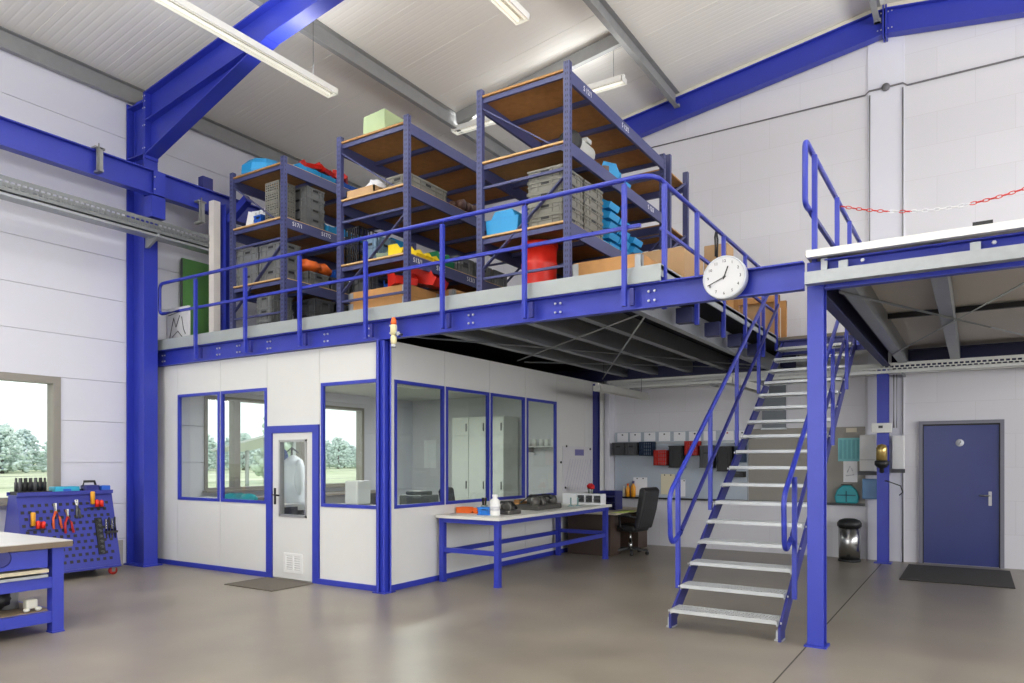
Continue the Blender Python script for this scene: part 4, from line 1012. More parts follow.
# ------------------------------------------------------------------ long assembly table beside the office
t = thing('work_table', 'long white topped work table with blue steel legs beside the office', 'table', (-5.48, 9.15, 0))
TX0, TX1, TY0, TY1, TZ = -5.98, -4.98, 7.5, 10.82, 0.88
MB().box(TX0, TX1, TY0, TY1, TZ-0.04, TZ).build('table_top', mat('table_white', (224, 222, 214), 0.45, var=0.03), t, bevel=0.004)
MB().box(TX0+0.03, TX1-0.03, TY0+0.05, TY0+0.08, TZ-0.1, TZ-0.04).box(TX0+0.03, TX1-0.03, TY1-0.08, TY1-0.05, TZ-0.1, TZ-0.04).box(TX1-0.08, TX1-0.05, TY0+0.05, TY1-0.05, TZ-0.1, TZ-0.04).build('apron', BLUE, t)
for x in (-5.92, -5.05):
    for y in (7.58, 10.72):
        MB().box(x-0.035, x+0.035, y-0.035, y+0.035, 0.0, TZ-0.04).box(x-0.04, x+0.04, y-0.04, y+0.04, 0, 0.01).build('leg', BLUE, t)
MB().box(-5.885, -5.085, 7.56, 7.6, 0.39, 0.45).box(-5.885, -5.085, 10.7, 10.74, 0.39, 0.45).box(-5.07, -5.03, 7.615, 10.685, 0.36, 0.42).box(-5.94, -5.9, 7.615, 10.685, 0.36, 0.42).build('stretcher', BLUE, t)
for (x, y, rz, lab, m) in [(-5.86, 8.05, 0.1, 'orange open bin at the front left of the long table', ORANGE), (-5.58, 8.05, -0.2, 'orange open bin second from the left on the long table', ORANGE)]:
    put('bin', 'storage_bin', lab, 'bin', (x, y, TZ), (0.17, 0.26, 0.075), m, rz)
put('crate', 'small_box', 'small bright blue box left of the white bottle on the long table', 'box', (-5.42, 7.86, TZ), (0.2, 0.14, 0.1), mat('bright_blue', (20, 120, 210), 0.45), 0.15)
t = thing('cleaner_bottle', 'white plastic bottle standing on the front of the long table', 'bottle', (-5.24, 7.8, TZ))
MB().lathe([(0.0, 0), (0.06, 0.0), (0.066, 0.01), (0.066, 0.17), (0.056, 0.205), (0.03, 0.225), (0.03, 0.24)], 20, (-5.24, 7.8, TZ)).build('bottle', mat('bottle_white', (242, 242, 240), 0.35), t)
MB().lathe([(0.036, 0.236), (0.036, 0.272), (0.0, 0.274)], 16, (-5.24, 7.8, TZ)).build('cap', mat('bottle_white', (242, 242, 240), 0.35), t)
MB().lathe([(0.0665, 0.07), (0.0665, 0.12)], 20, (-5.24, 7.8, TZ)).build('label_band', mat('label_grey', (214, 214, 218), 0.5), t)
t = thing('tool_cup', 'small cup of dark green handled tools between the orange bin and the bottle', 'tools', (-5.72, 8.25, TZ))
MB().lathe([(0.045, 0), (0.05, 0.1), (0.046, 0.1), (0.042, 0.01), (0, 0.01)], 14, (-5.72, 8.25, TZ)).build('cup', mat('clear_grey', (150, 160, 150), 0.3), t)
for i in range(4):
    a = i*1.6
    MB().tube((-5.72+.015*math.cos(a), 8.25+.015*math.sin(a), TZ+0.012), (-5.72+.03*math.cos(a), 8.25+.03*math.sin(a), TZ+0.2), 0.012, 7).build('tool', [mat('handle_green', (54, 74, 50), 0.5), DRED, BLACK, BLACK][i], t)
def gadget(label, x, y, sx, sy, sz, seed):
    """grey cast machine assembly"""
    rg = random.Random(seed); t = thing('machine_part', label, 'machine part', (x, y, TZ))
    m = mat('cast_grey', (92, 90, 86), 0.45, 0.3, var=0.2, scale=20)
    b = MB().box(x-sx/2, x+sx/2, y-sy/2, y+sy/2, TZ, TZ+sz*0.35)
    b.build('base', m, t, bevel=0.01)
    b = MB()
    for i in range(5):
        u = rg.uniform(-.3, .3)*sx; v = (i/4-.5)*sy*0.8
        b.lathe([(0.3*sz, -0.05*sy), (0.42*sz, -0.04*sy), (0.42*sz, 0.05*sy), (0.2*sz, 0.09*sy), (0.0, 0.1*sy)], 14, (x+u, y+v, TZ+sz*0.56), 'Y' if i % 2 else 'X')
    b.build('housing', m, t)
    b = MB().path([(x-sx*.3, y-sy*.4, TZ+sz*.5), (x-sx*.1, y-sy*.2, TZ+sz), (x+sx*.2, y+sy*.2, TZ+sz*.95), (x+sx*.3, y+sy*.45, TZ+sz*.4)], 0.018, 7)
    b.build('hose', BLACK, t)
gadget('dark grey machine part just behind the white bottle on the long table', -5.3, 8.15, 0.3, 0.3, 0.16, 1)
gadget('large dark grey machine part in the middle of the long table', -5.45, 9.25, 0.42, 0.7, 0.2, 2)
gadget('dark machine part behind the middle one on the long table', -5.75, 10.0, 0.26, 0.3, 0.17, 3)
t = thing('wooden_block', 'light wooden block on the long table beside the office wall', 'block', (-5.84, 9.4, TZ))
MB().box(-5.94, -5.74, 9.2, 9.6, TZ, TZ+0.09).box(-5.9, -5.8, 9.3, 9.45, TZ+0.09, TZ+0.12).build('block', PINE, t, bevel=0.005)
b = MB()
for i in range(2): b.lathe([(0.05, 0), (0.05, 0.006), (0.012, 0.02), (0.012, 0.13), (0.0, 0.14)], 12, (-5.3+0.06*i, 10.0+0.12*i, TZ))
t = thing('glass_stand', 'small clear stand on the rear half of the long table', 'stand', (-5.27, 10.06, TZ)); b.build('stand', mat('clear_teal', (140, 170, 168), 0.2), t)
t = thing('drawer_organizer', 'white small drawer organizer at the far end of the long table', 'organizer', (-5.35, 10.62, TZ))
MB().box(-5.75, -5.06, 10.56, 10.76, TZ, TZ+0.03).box(-5.75, -5.06, 10.56, 10.76, TZ+0.15, TZ+0.17).box(-5.75, -5.06, 10.74, 10.76, TZ+0.03, TZ+0.15).box(-5.75, -5.5, 10.56, 10.74, TZ+0.03, TZ+0.15).build('body', PAPER, t)
for i in range(4):
    x = -5.5+i*0.146; f = MB().box(x, x+0.012, 10.56, 10.74, TZ+0.03, TZ+0.15); f.build('divider', PAPER, t)
    if i < 3:
        for k in range(2): MB().box(x+0.014, x+0.144, 10.6, 10.73, TZ+0.035+0.058*k, TZ+0.035+0.05+0.058*k).build('drawer', DGREY, t)
t = thing('potted_flower', 'small pot with a red flower behind the drawer organizer', 'plant', (-5.55, 10.95, 0.72))
# desk behind
D = thing('desk', 'beige topped desk with brown pedestals behind the long table', 'desk', (-5.35, 11.95, 0))
MB().box(-5.92, -4.98, 10.98, 12.66, 0.69, 0.72).build('desk_top', mat('desk_beige', (196, 186, 164), 0.5), D, bevel=0.004)
MB().box(-5.9, -5.1, 11.02, 11.42, 0, 0.69).build('pedestal', mat('walnut_brown', (66, 51, 42), 0.5, var=0.15, scale=8), D)
MB().box(-5.9, -5.1, 12.2, 12.62, 0, 0.69).build('pedestal', MATS['walnut_brown'], D)
MB().lathe([(0.05, 0), (0.07, 0.12), (0.06, 0.12), (0.0, 0.11)], 14, (-5.55, 11.2, 0.72)).build('pot', BLACK, t)
t.location = (-5.55, 11.2, 0.72)
for o in list(t.children): pass
f = MB()
for i in range(7):
    a = i*0.9; f.tube((-5.55, 11.2, 0.82), (-5.55+.05*math.cos(a), 11.2+.05*math.sin(a), 1.12), 0.006, 5)
f.build('stem', mat('leaf_green', (50, 90, 50), 0.6), t)
f = MB()
for i in range(7):
    a = i*0.9; f.blob((-5.55+.04*math.cos(a), 11.2+.04*math.sin(a), 1.13+0.02*(i % 3)), 0.03, 0.03, 0.03, 8, 6, 0.15)
f.build('flower', mat('flower_red', (220, 36, 40), 0.6), t)
for o in t.children:
    pass
t = thing('document_tray', 'dark blue letter tray standing on the desk by the white pillar', 'tray', (-5.5, 11.9, 0.72))
for z in (0.72, 0.83, 0.94): MB().box(-5.66, -5.36, 11.75, 12.05, z, z+0.015).build('shelf', DBLUE, t)
MB().box(-5.68, -5.66, 11.75, 12.05, 0.72, 1.05).box(-5.36, -5.34, 11.75, 12.05, 0.72, 1.05).box(-5.66, -5.36, 12.03, 12.05, 0.72, 1.05).build('side_panel', DBLUE, t)
b = MB()
for i in range(4): b.cbox((-5.02+0.02*i, 11.25+0.1*i, 0.7225+0.004*i), 0.21, 0.28, 0.003, Matrix.Rotation(0.2*i, 3, 'Z'))
tag(b.build('paper_sheet', mat('paper_lime', (214, 226, 120), 0.7)), 'lime green paper sheets lying on the front of the desk', 'paper')
def bottle(name, label, x, y, z, r, h, m, mc, grp=None):
    t = thing(name, label, 'bottle', (x, y, z), group=grp)
    MB().lathe([(0, 0), (r, 0), (r, h*0.62), (r*0.4, h*0.8), (r*0.4, h*0.86)], 14, (x, y, z)).build('bottle', m, t)
    MB().lathe([(r*0.5, h*0.84), (r*0.5, h), (0, h)], 12, (x, y, z)).build('cap', mc, t)

# office chair (local coordinates, backrest towards +X)
ch = thing('office_chair', 'black leather swivel chair at the desk beside the stairs', 'chair', (0, 0, 0))
b = MB()
for k in range(5):
    a = 2*math.pi*k/5+0.3
    b.bar((0.03*math.cos(a), 0.03*math.sin(a), 0.1), (0.31*math.cos(a), 0.31*math.sin(a), 0.075), 0.05, 0.035)
b.build('base', BLACK, ch, world=False)
for k in range(5):
    a = 2*math.pi*k/5+0.3
    MB().lathe([(0.0, -0.022), (0.03, -0.022), (0.03, 0.022), (0.0, 0.022)], 12, (0.3*math.cos(a), 0.3*math.sin(a), 0.03), 'Y').build('caster', BLACK, ch, world=False)
MB().lathe([(0.035, 0.09), (0.035, 0.22), (0.02, 0.22), (0.02, 0.4), (0.06, 0.41), (0.0, 0.42)], 14).build('gas_column', STEEL, ch, world=False)
MB().box(-0.25, 0.25, -0.25, 0.25, 0.41, 0.53).build('seat', LEATH, ch, world=False, bevel=0.05)
b = MB().prism([(0.2, 0.48), (0.30, 0.46), (0.40, 0.80), (0.46, 1.14), (0.40, 1.2), (0.32, 1.18), (0.27, 0.85)], 'Y', -0.25, 0.25)
b.build('backrest', LEATH, ch, world=False, bevel=0.035)
for s in (-1, 1):
    MB().path([(0.05, 0.27*s, 0.44), (-0.02, 0.31*s, 0.52), (-0.04, 0.31*s, 0.68), (0.0, 0.31*s, 0.7), (0.3, 0.3*s, 0.68)], 0.02, 8).build('armrest', BLACK, ch, world=False)
    MB().box(-0.12, 0.2, 0.31*s-0.03, 0.31*s+0.03, 0.69, 0.725).build('arm_pad', LEATH, ch, world=False, bevel=0.012)
ch.location = (-4.95, 11.5, 0); ch.rotation_euler = (0, 0, R(-8)); ch.scale = (0.96, 0.96, 0.96)
dup(ch, None, (-7.1, 9.75, 0), R(200), 'dark office chair inside the office behind the second side window')

# planner poster with magnets on the office wall
t = thing('wall_planner', 'large white planner with a slanted grid on the office side wall', 'poster', (-6.01, 11.6, 1.05))
MB().box(-6.018, -6.012, 11.05, 12.16, 1.02, 1.84).build('sheet', mat('planner_white', (214, 212, 214), 0.6), t)
f = MB()
for i in range(11): f.bar((-6.011, 11.08+i*0.1, 1.06), (-6.011, min(11.08+i*0.1+0.25, 12.14), 1.62), 0.004, 0.004)
f.build('grid_lines', mat('planner_line', (170, 170, 190), 0.6), t)
MB().box(-6.0115, -6.010, 11.5, 11.85, 1.68, 1.79).build('header', mat('planner_violet', (120, 116, 170), 0.6), t)
for y, z in ((11.18, 1.84), (10.98, 1.56), (11.14, 1.12), (12.1, 1.8)):
    MB().lathe([(0.02, 0), (0.02, 0.012), (0, 0.013)], 10, (-6.012, y, z), 'X').build('magnet', BLACK, t)

# ------------------------------------------------------------------ back wall: boards, baskets, ledge
t = thing('pin_board', 'pale blue grey board on the back wall behind the chair and baskets', 'board', (-4.63, 12.94, 0.9))
MB().box(-5.88, -3.36, 12.925, 12.949, 0.9, 2.13).build('panel', mat('board_blue_grey', (172, 182, 192), 0.5, var=0.04), t)
MB().box(-5.88, -3.36, 12.86, 12.949, 0.87, 0.9).build('ledge', BLACK, t)
MB().box(-5.88, -3.36, 12.91, 12.925, 1.9, 1.94).build('hanging_rail', GALV, t)
t = thing('pin_board', 'warm grey board on the back wall behind the stairs and the notices', 'board', (-2.4, 12.94, 0.9))
MB().box(-3.34, -1.50, 12.925, 12.949, 0.9, 2.14).build('panel', mat('board_warm_grey', (146, 142, 134), 0.6, var=0.03), t)
MB().box(-3.34, -1.50, 12.9, 12.949, 0.86, 0.9).build('ledge', DGREY, t)
bk = [(-5.72, 1.93, 0.25, 0.24, 'crate', DGREY, 'dark grey wall bin leftmost on the board'), (-5.46, 1.93, 0.25, 0.24, 'crate', DGREY, 'dark grey wall bin second from the left on the board'),
      (-5.17, 1.94, 0.25, 0.26, 'lattice', mat('navy_plastic', (40, 62, 92), 0.5), 'navy lattice basket beside the dark grey bins'), (-4.88, 1.78, 0.26, 0.28, 'lattice', RED, 'red lattice basket hanging low beside the navy one'),
      (-4.59, 1.86, 0.27, 0.40, 'crate', BLACK, 'black deep wall bin right of the low red basket'), (-4.3, 1.94, 0.25, 0.26, 'lattice', RED, 'red lattice basket hanging high behind the stair handrail'),
      (-4.03, 1.86, 0.25, 0.40, 'crate', DGREY, 'dark grey deep wall bin right of the high red basket'), (-3.71, 1.84, 0.27, 0.44, 'crate', BLACK, 'black deep wall bin by the stair stringer'),
      (-3.45, 1.90, 0.17, 0.34, 'crate', MATS['navy_plastic'], 'narrow navy wall bin at the right end of the board')]
for i, (x, zt, w, h, kd, m, lab) in enumerate(bk):
    put(kd, 'wall_bin' if kd == 'crate' else 'wall_basket', lab, 'bin' if kd == 'crate' else 'basket', (x, 12.8, zt-h), (w, 0.2, h), m)
    t = thing('bin_sign', 'white label sheet on a clip above the board, '+['leftmost', 'second from left', 'third from left', 'fourth from left', 'in the middle of nine', 'fourth from right', 'third from right', 'second from right', 'rightmost'][i], 'label', (x, 12.92, 1.93), group='label sheets above the wall bins')
    MB().box(x-0.11, x+0.11, 12.915, 12.923, 1.95, 2.12).build('sheet', PAPER, t)
    MB().lathe([(0.015, -0.012), (0.015, 0)], 8, (x, 12.915, 2.08), 'Y').build('magnet', [DGREY, DGREY, DGREY, BLACK, BLACK, BLACK, BLACK, DRED, BLACK][i], t)
for z, y in ((1.34, 12.9),):
    t = thing('wall_bin', 'small dark tray under the navy bin at the right end of the board', 'bin', (-3.5, 12.83, 1.3)); CACHE.clear()
    o = crate_mesh(0.24, 0.16, 0.1).build('tray', [BLACK, DGREY], t, world=False)
bottle('spray_bottle', 'yellow orange bottle on the black ledge, left of two', -5.6, 12.89, 0.9, 0.042, 0.25, mat('amber_plastic', (236, 160, 40), 0.4), ORANGE)
bottle('spray_bottle', 'yellow orange bottle on the black ledge, right of two', -5.49, 12.89, 0.9, 0.045, 0.3, MATS['amber_plastic'], mat('cap_violet', (70, 60, 110), 0.4))
bottle('spray_bottle', 'small cream bottle on the black ledge left of the yellow bottles', -5.68, 12.895, 0.9, 0.025, 0.2, mat('cream_plastic', (226, 218, 196), 0.4), WHITE)
def sheet(name, label, x0, x1, z0, z1, m, y=12.92, pins=True):
    t = thing(name, label, 'notice', ((x0+x1)/2, y, z0))
    MB().box(x0, x1, y, y+0.004, z0, z1).build('sheet', m, t)
    if pins:
        for x in ((x0+x1)/2-0.06, (x0+x1)/2+0.06): MB().lathe([(0.012, -0.012), (0.012, 0)], 8, (x, y, z1-0.02), 'Y').build('pin', BLACK, t)
    return t
sheet('paper_notice', 'white paper notice pinned above the ledge right of the yellow bottles', -5.5, -5.22, 0.93, 1.27, PAPER)
sheet('paper_notice', 'cream paper notice pinned on the pale board behind the chair', -4.95, -4.68, 0.96, 1.34, mat('paper_cream', (224, 216, 186), 0.7))
sheet('paper_notice', 'narrow white paper notice behind the lower stair handrail', -4.64, -4.48, 0.93, 1.24, PAPER)
t = sheet('notice_sheet', 'turquoise notice sheet on the warm grey board', -1.9, -1.56, 1.58, 1.96, mat('paper_turquoise', (130, 196, 200), 0.7), pins=False)
f = MB()
for i in range(5): f.box(-1.88+i*0.065, -1.84+i*0.065, 12.918, 12.92, 1.62, 1.93)
f.build('printed_columns', mat('paper_turq_dark', (108, 176, 184), 0.7), t)
t = sheet('notice_sheet', 'white notice sheet below the turquoise one on the grey board', -1.82, -1.61, 1.24, 1.58, PAPER, pins=False)
f = MB()
for p in ([(-1.76, 1.4), (-1.72, 1.5), (-1.68, 1.42)], [(-1.78, 1.34), (-1.66, 1.36)]): f.path([(q[0], 12.918, q[1]) for q in p], 0.004, 4)
f.build('drawing', mat('ink_grey', (150, 150, 170), 0.7), t)
sheet('wall_plate', 'small cream plate at the top of the warm grey board', -1.78, -1.62, 2.05, 2.12, mat('plate_cream', (214, 206, 186), 0.6), pins=False)
t = thing('zip_bag', 'teal zip bag standing on the ledge of the warm grey board', 'bag', (-1.76, 12.85, 0.9))
MB().prism([(-1.92, 0.9), (-1.6, 0.9), (-1.58, 1.0), (-1.62, 1.12), (-1.7, 1.19), (-1.82, 1.19), (-1.9, 1.12), (-1.94, 1.0)], 'Y', 12.8, 12.92).build('bag', TEAL, t, bevel=0.02)
MB().box(-1.9, -1.62, 12.795, 12.8, 1.02, 1.04).box(-1.77, -1.75, 12.795, 12.8, 0.92, 1.1).build('seam', mat('teal_dark', (24, 96, 110), 0.5), t)
MB().box(-1.84, -1.68, 12.82, 12.9, 1.19, 1.205).build('handle', BLACK, t)
t = thing('wall_duct', 'dark grey flat duct on the back wall behind the upper stair treads', 'duct', (-2.92, 12.9, 2.15))
MB().box(-3.1, -2.72, 12.86, 12.949, 2.15, 2.93).build('duct', mat('duct_grey', (104, 110, 116), 0.5), t)
MB().box(-3.12, -2.7, 12.85, 12.949, 2.12, 2.15).build('flange', GALV, t)

# electrical fittings at the slim column
t = thing('junction_box', 'white switch box on the slim blue column above the beacon', 'box', (-1.25, 12.5, 2.0))
MB().box(-1.36, -1.08, 12.47, 12.535, 2.02, 2.17).build('body', WHITE, t, bevel=0.008)
MB().box(-1.26, -1.2, 12.465, 12.47, 2.09, 2.13).build('switch', DGREY, t)
t = thing('beacon_lamp', 'amber warning beacon with black base on the slim blue column', 'beacon', (-1.21, 12.42, 1.42))
MB().lathe([(0.02, 1.4), (0.035, 1.42), (0.03, 1.47), (0.07, 1.49), (0.1, 1.53), (0.1, 1.58), (0.07, 1.6)], 20, (-1.21, 12.42, 0)).box(-1.24, -1.18, 12.42, 12.53, 1.5, 1.56).build('base', BLACK, t)
MB().lathe([(0.078, 1.58), (0.078, 1.78), (0.06, 1.83), (0.0, 1.85)], 20, (-1.21, 12.42, 0)).build('dome', mat('amber_dome', (186, 160, 96), 0.12, 0.6), t)
t = thing('socket_cabinet', 'white socket cabinet left of the beacon with a black bracket', 'cabinet', (-1.43, 12.85, 1.42))
MB().box(-1.56, -1.33, 12.76, 12.89, 1.42, 2.0).build('body', WHITE, t, bevel=0.01)
MB().box(-1.56, -1.33, 12.755, 12.76, 1.6, 1.605).build('seam', DGREY, t)
MB().box(-1.58, -1.3, 12.74, 12.8, 1.36, 1.42).build('bracket', DGREY, t)
t = thing('socket_cabinet', 'white socket cabinet right of the beacon', 'cabinet', (-1.0, 12.85, 1.44))
MB().box(-1.1, -0.93, 12.76, 12.89, 1.46, 1.98).build('body', WHITE, t, bevel=0.01)
MB().box(-1.12, -0.92, 12.74, 12.8, 1.40, 1.46).build('bracket', DGREY, t)
t = thing('wall_dispenser', 'blue wall dispenser with black cable below the beacon', 'dispenser', (-1.41, 12.83, 0.96))
MB().box(-1.52, -1.3, 12.74, 12.89, 0.98, 1.3).build('body', mat('dispenser_blue', (92, 140, 186), 0.4), t, bevel=0.015)
MB().path([(-1.31, 12.76, 1.27), (-1.15, 12.5, 1.28), (-0.98, 12.74, 1.2), (-0.95, 12.76, 1.1), (-1.0, 12.78, 1.05)], 0.008, 6).build('cable', BLACK, t)
for x, z0, z1, lab in ((-1.43, 3.5, 7.45, 'grey conduit pipe on the left edge of the wall pilaster'), (-0.96, 0.0, 7.45, 'grey conduit pipe on the right edge of the wall pilaster')):
    tag(MB().tube((x, 12.912, z0), (x, 12.912, z1), 0.011, 8).build('conduit_pipe', mat('conduit_grey', (158, 155, 153), 0.5)), lab, 'pipe', 'conduits on the pilaster')
tag(MB().tube((-1.07, 12.72, 2.1), (-1.07, 12.72, 3.0), 0.012, 8).tube((-1.03, 12.72, 2.1), (-1.03, 12.72, 3.0), 0.008, 8).build('conduit_pipe', MATS['conduit_grey']), 'grey conduit pair beside the slim blue column', 'pipe')
tag(MB().path([(-8.0, 12.93, 7.48), (-1.5, 12.93, 7.48), (-1.44, 12.91, 7.52), (-0.96, 12.91, 7.52), (-0.9, 12.93, 7.48), (8.0, 12.93, 7.48)], 0.014, 8).lathe([(0.0, -0.03), (0.06, -0.03), (0.06, 0.0), (0, 0)], 14, (-1.2, 12.92, 7.52), 'Y').build('ceiling_cable', mat('cable_grey', (112, 110, 112), 0.5)), 'thin grey cable running along the whole gable wall with a round junction box', 'cable')
# pedal bin
t = thing('pedal_bin', 'stainless steel pedal bin with black lid at the back wall', 'bin', (-1.68, 12.55, 0))
MB().lathe([(0.0, 0.0), (0.165, 0.0), (0.17, 0.03), (0.16, 0.035)], 28, (-1.68, 12.55, 0)).build('base', BLACK, t)
MB().lathe([(0.155, 0.03), (0.165, 0.56)], 28, (-1.68, 12.55, 0)).build('body', STEEL, t)
MB().lathe([(0.178, 0.55), (0.182, 0.6), (0.15, 0.65), (0.08, 0.675), (0.0, 0.68)], 28, (-1.68, 12.55, 0)).build('lid', BLACK, t)
MB().box(-1.72, -1.64, 12.36, 12.42, 0.01, 0.025).build('pedal', BLACK, t)
# blue steel door
d = tag(bpy.data.objects.new('door_2', None), 'blue steel door in the back wall at the right', 'door', kind='structure'); COL.objects.link(d); d.location = (-0.19, 12.95, 0)
MB().box(-0.74, -0.69, 12.9, 12.951, 0, 2.2).box(0.31, 0.36, 12.9, 12.951, 0, 2.2).box(-0.69, 0.31, 12.9, 12.951, 2.15, 2.2).build('door_frame', mat('door_frame_grey', (120, 120, 132), 0.5), d)
MB().box(-0.69, -0.675, 12.925, 12.951, 0, 2.15).box(0.295, 0.31, 12.925, 12.951, 0, 2.15).box(-0.675, 0.295, 12.925, 12.951, 2.125, 2.15).build('gasket', BLACK, d)
m = mat('door_blue', (46, 57, 118), 0.3, var=0.12, scale=2.0)
MB().box(-0.675, 0.295, 12.93, 12.952, 0.01, 2.125).build('leaf', m, d)
f = MB().box(0.165, 0.205, 12.918, 12.93, 0.92, 1.13).tube((0.185, 12.88, 1.07), (0.185, 12.92, 1.07), 0.011, 8).path([(0.185, 12.88, 1.07), (0.15, 12.875, 1.07), (0.05, 12.88, 1.07)], 0.012, 8)
f.build('door_handle', ALU, d)
MB().lathe([(0.0, -0.004), (0.055, -0.004), (0.055, 0.0)], 24, (-0.2, 12.93, 1.86), 'Y').build('sign_plate', mat('sign_white', (206, 208, 214), 0.5), d)
MB().path([(-0.21, 12.925, 1.83), (-0.2, 12.925, 1.86), (-0.185, 12.925, 1.87), (-0.195, 12.925, 1.885)], 0.006, 5).build('sign_figure', DGREY, d)
b = MB().box(-0.86, 0.42, 10.95, 12.6, 0, 0.014)
tag(b.build('door_mat', mat('mat_black', (52, 50, 48), 0.95, var=0.2, scale=80, bump=0.4), bevel=0.005), 'large black doormat in front of the blue steel door', 'mat')
# cable tray along the back wall and lamps beneath the platform
t = perforated_tray('cable_tray', 'zinc perforated cable tray along the back wall under both platforms', (-5.85, 12.5, 2.93), (XE, 0, 0), 'X', 0.24, 0.16, mat('tray_bright', (224, 226, 222), 0.4, 0.2))
for x in (-5.4, -3.9, -2.6, -0.95, 0.8): MB().box(x, x+0.03, 12.5, 12.94, 2.9, 2.93).build('bracket', GALV, t)

def lamp(name, label, x, y0, y1, z, grp, axis='Y', hang=0.5, lit=True, w=0.2):
    t = thing(name, label, 'lamp', ((x, (y0+y1)/2, z) if axis == 'Y' else ((y0+y1)/2, x, z)), group=grp)
    def mk(f):
        b = MB()
        def bx(o0, o1, a, c, za, zc):
            if axis == 'Y': b.box(x+o0, x+o1, a, c, za, zc)
            else: b.box(a, c, x+o0, x+o1, za, zc)
        f(b, bx); return b
    mk(lambda b, bx: (bx(-w/2, -w/2+0.012, y0, y1, z, z+0.07), bx(w/2-0.012, w/2, y0, y1, z, z+0.07), bx(-w/2, w/2, y0, y1, z+0.07, z+0.08), bx(-0.03, 0.03, y0, y1, z+0.08, z+0.12), bx(-0.01, 0.01, y0, y1, z+0.035, z+0.07), bx(-w/2, w/2, y0, y0+0.01, z, z+0.07), bx(-w/2, w/2, y1-0.01, y1, z, z+0.07))).build('housing', LAMPW if lit else mat('lamp_off_white', (206, 206, 200), 0.4), t)
    for o in (-w/4, w/4):
        b = MB()
        if axis == 'Y': b.tube((x+o, y0+0.03, z+0.04), (x+o, y1-0.03, z+0.04), 0.02, 8)
        else: b.tube((y0+0.03, x+o, z+0.04), (y1-0.03, x+o, z+0.04), 0.02, 8)
        b.build('tube', TUBE if lit else PAPER, t)
    if lit:
        L = y1-y0; xc, yc = (x, (y0+y1)/2) if axis == 'Y' else ((y0+y1)/2, x)
        rz = 0 if axis == 'Y' else R(90)
        area('lamp_uplight', (xc, yc, z+0.13), (R(180), 0, rz), w, L, (12 if axis == 'Y' else 5)*L)
        area('lamp_downlight', (xc, yc, z-0.005), (0, 0, rz), w, L, 10*L)
    for f_ in (0.12, 0.88):
        yy = y0+(y1-y0)*f_
        p = (x, yy) if axis == 'Y' else (yy, x)
        MB().tube((p[0], p[1], z+0.12), (p[0], p[1], z+0.12+hang), 0.004, 5).build('hanging_wire', DGREY, t)
    return t
lamp('fluorescent_lamp', 'long double fluorescent lamp hanging below the roof near the left rafter', -7.45, 4.1, 7.1, 6.6, 'roof lamps', hang=1.1)
lamp('fluorescent_lamp', 'fluorescent lamp cut by the top edge of the photo near the middle', -4.57, 4.6, 7.4, 6.83, 'roof lamps', hang=1.25)
lamp('fluorescent_lamp', 'rear lamp below the roof seen left of the rack nearest the clock', 10.5, -7.95, -6.45, 7.5, 'roof lamps', 'X', hang=0.3)
lamp('fluorescent_lamp', 'rear lamp below the roof seen above the rack nearest the clock', 10.5, -6.15, -4.62, 7.5, 'roof lamps', 'X', hang=0.45)
lamp('fluorescent_lamp', 'unlit lamp hanging under the mezzanine at the rear end of the office', -5.02, 10.35, 12.4, 2.69, 'lamps under the mezzanine', hang=0.44, lit=False, w=0.14)
lamp('fluorescent_lamp', 'unlit lamp hanging under the mezzanine beside the stairs', -2.95, 10.3, 12.4, 2.69, 'lamps under the mezzanine', hang=0.44, lit=False, w=0.14)

# ------------------------------------------------------------------ perforated tool trolley by the window
t = thing('tool_trolley', 'blue perforated tool trolley on casters below the window', 'trolley', (-10.45, 5.03, 0))
PB = mat('trolley_blue', (48, 54, 142), 0.42)
y0, y1 = 4.42, 5.64; zb, zt = 0.14, 1.13; xb, xt = -10.12, -10.36
def panel_pt(y, z): return xb+(xt-xb)*(z-zb)/(zt-zb)
b = MB().prism([(xb-0.012, zb), (xb+0.006, zb), (xt+0.006, zt), (xt-0.012, zt)], 'Y', y0, y1)
b.slot(1)
zz = 0.24; r_ = 0
while zz < 1.08:
    yy = y0+0.05+(0.035 if r_ % 2 else 0)
    while yy < y1-0.05:
        x = panel_pt(yy, zz)+0.0065
        b.cbox((x, yy, zz), 0.003, 0.042, 0.04, Matrix.Rotation(-0.237, 3, 'Y'))
        yy += 0.087
    zz += 0.085; r_ += 1
b.build('front_panel', [PB, BLACK], t)
MB().prism([(-10.8, zb), (-10.818, zb), (-10.57, zt), (-10.552, zt)], 'Y', y0, y1).build('rear_panel', PB, t)
for y in (y0, y1-0.02): MB().prism([(-10.8, zb), (xb-0.012, zb), (xt-0.012, zt), (-10.56, zt)], 'Y', y, y+0.02).build('end_panel', PB, t)
MB().box(-10.82, -10.1, y0, y1, zb-0.03, zb).build('base_frame', PB, t)
MB().box(-10.62, -10.32, y0, y1, zt, zt+0.015).box(-10.62, -10.6, y0, y1, zt+0.015, zt+0.05).box(-10.34, -10.32, y0, y1, zt+0.015, zt+0.05).build('top_tray', PB, t)
for x in (-10.72, -10.18):
    for y in (y0+0.1, y1-0.08):
        MB().lathe([(0, -0.022), (0.055, -0.022), (0.055, 0.022), (0, 0.022)], 14, (x, y, 0.055), 'X').build('wheel', DRED if (x > -10.5 and y > 5) else BLACK, t)
        MB().box(x-0.03, x+0.03, y-0.03, y+0.03, 0.09, zb-0.03).box(x-0.027, x-0.021, y-0.025, y+0.025, 0.04, 0.09).box(x+0.021, x+0.027, y-0.025, y+0.025, 0.04, 0.09).build('caster_fork', STEEL, t)
def on_panel(y, z, off=0.02): return Vector((panel_pt(y, z)+off, y, z))
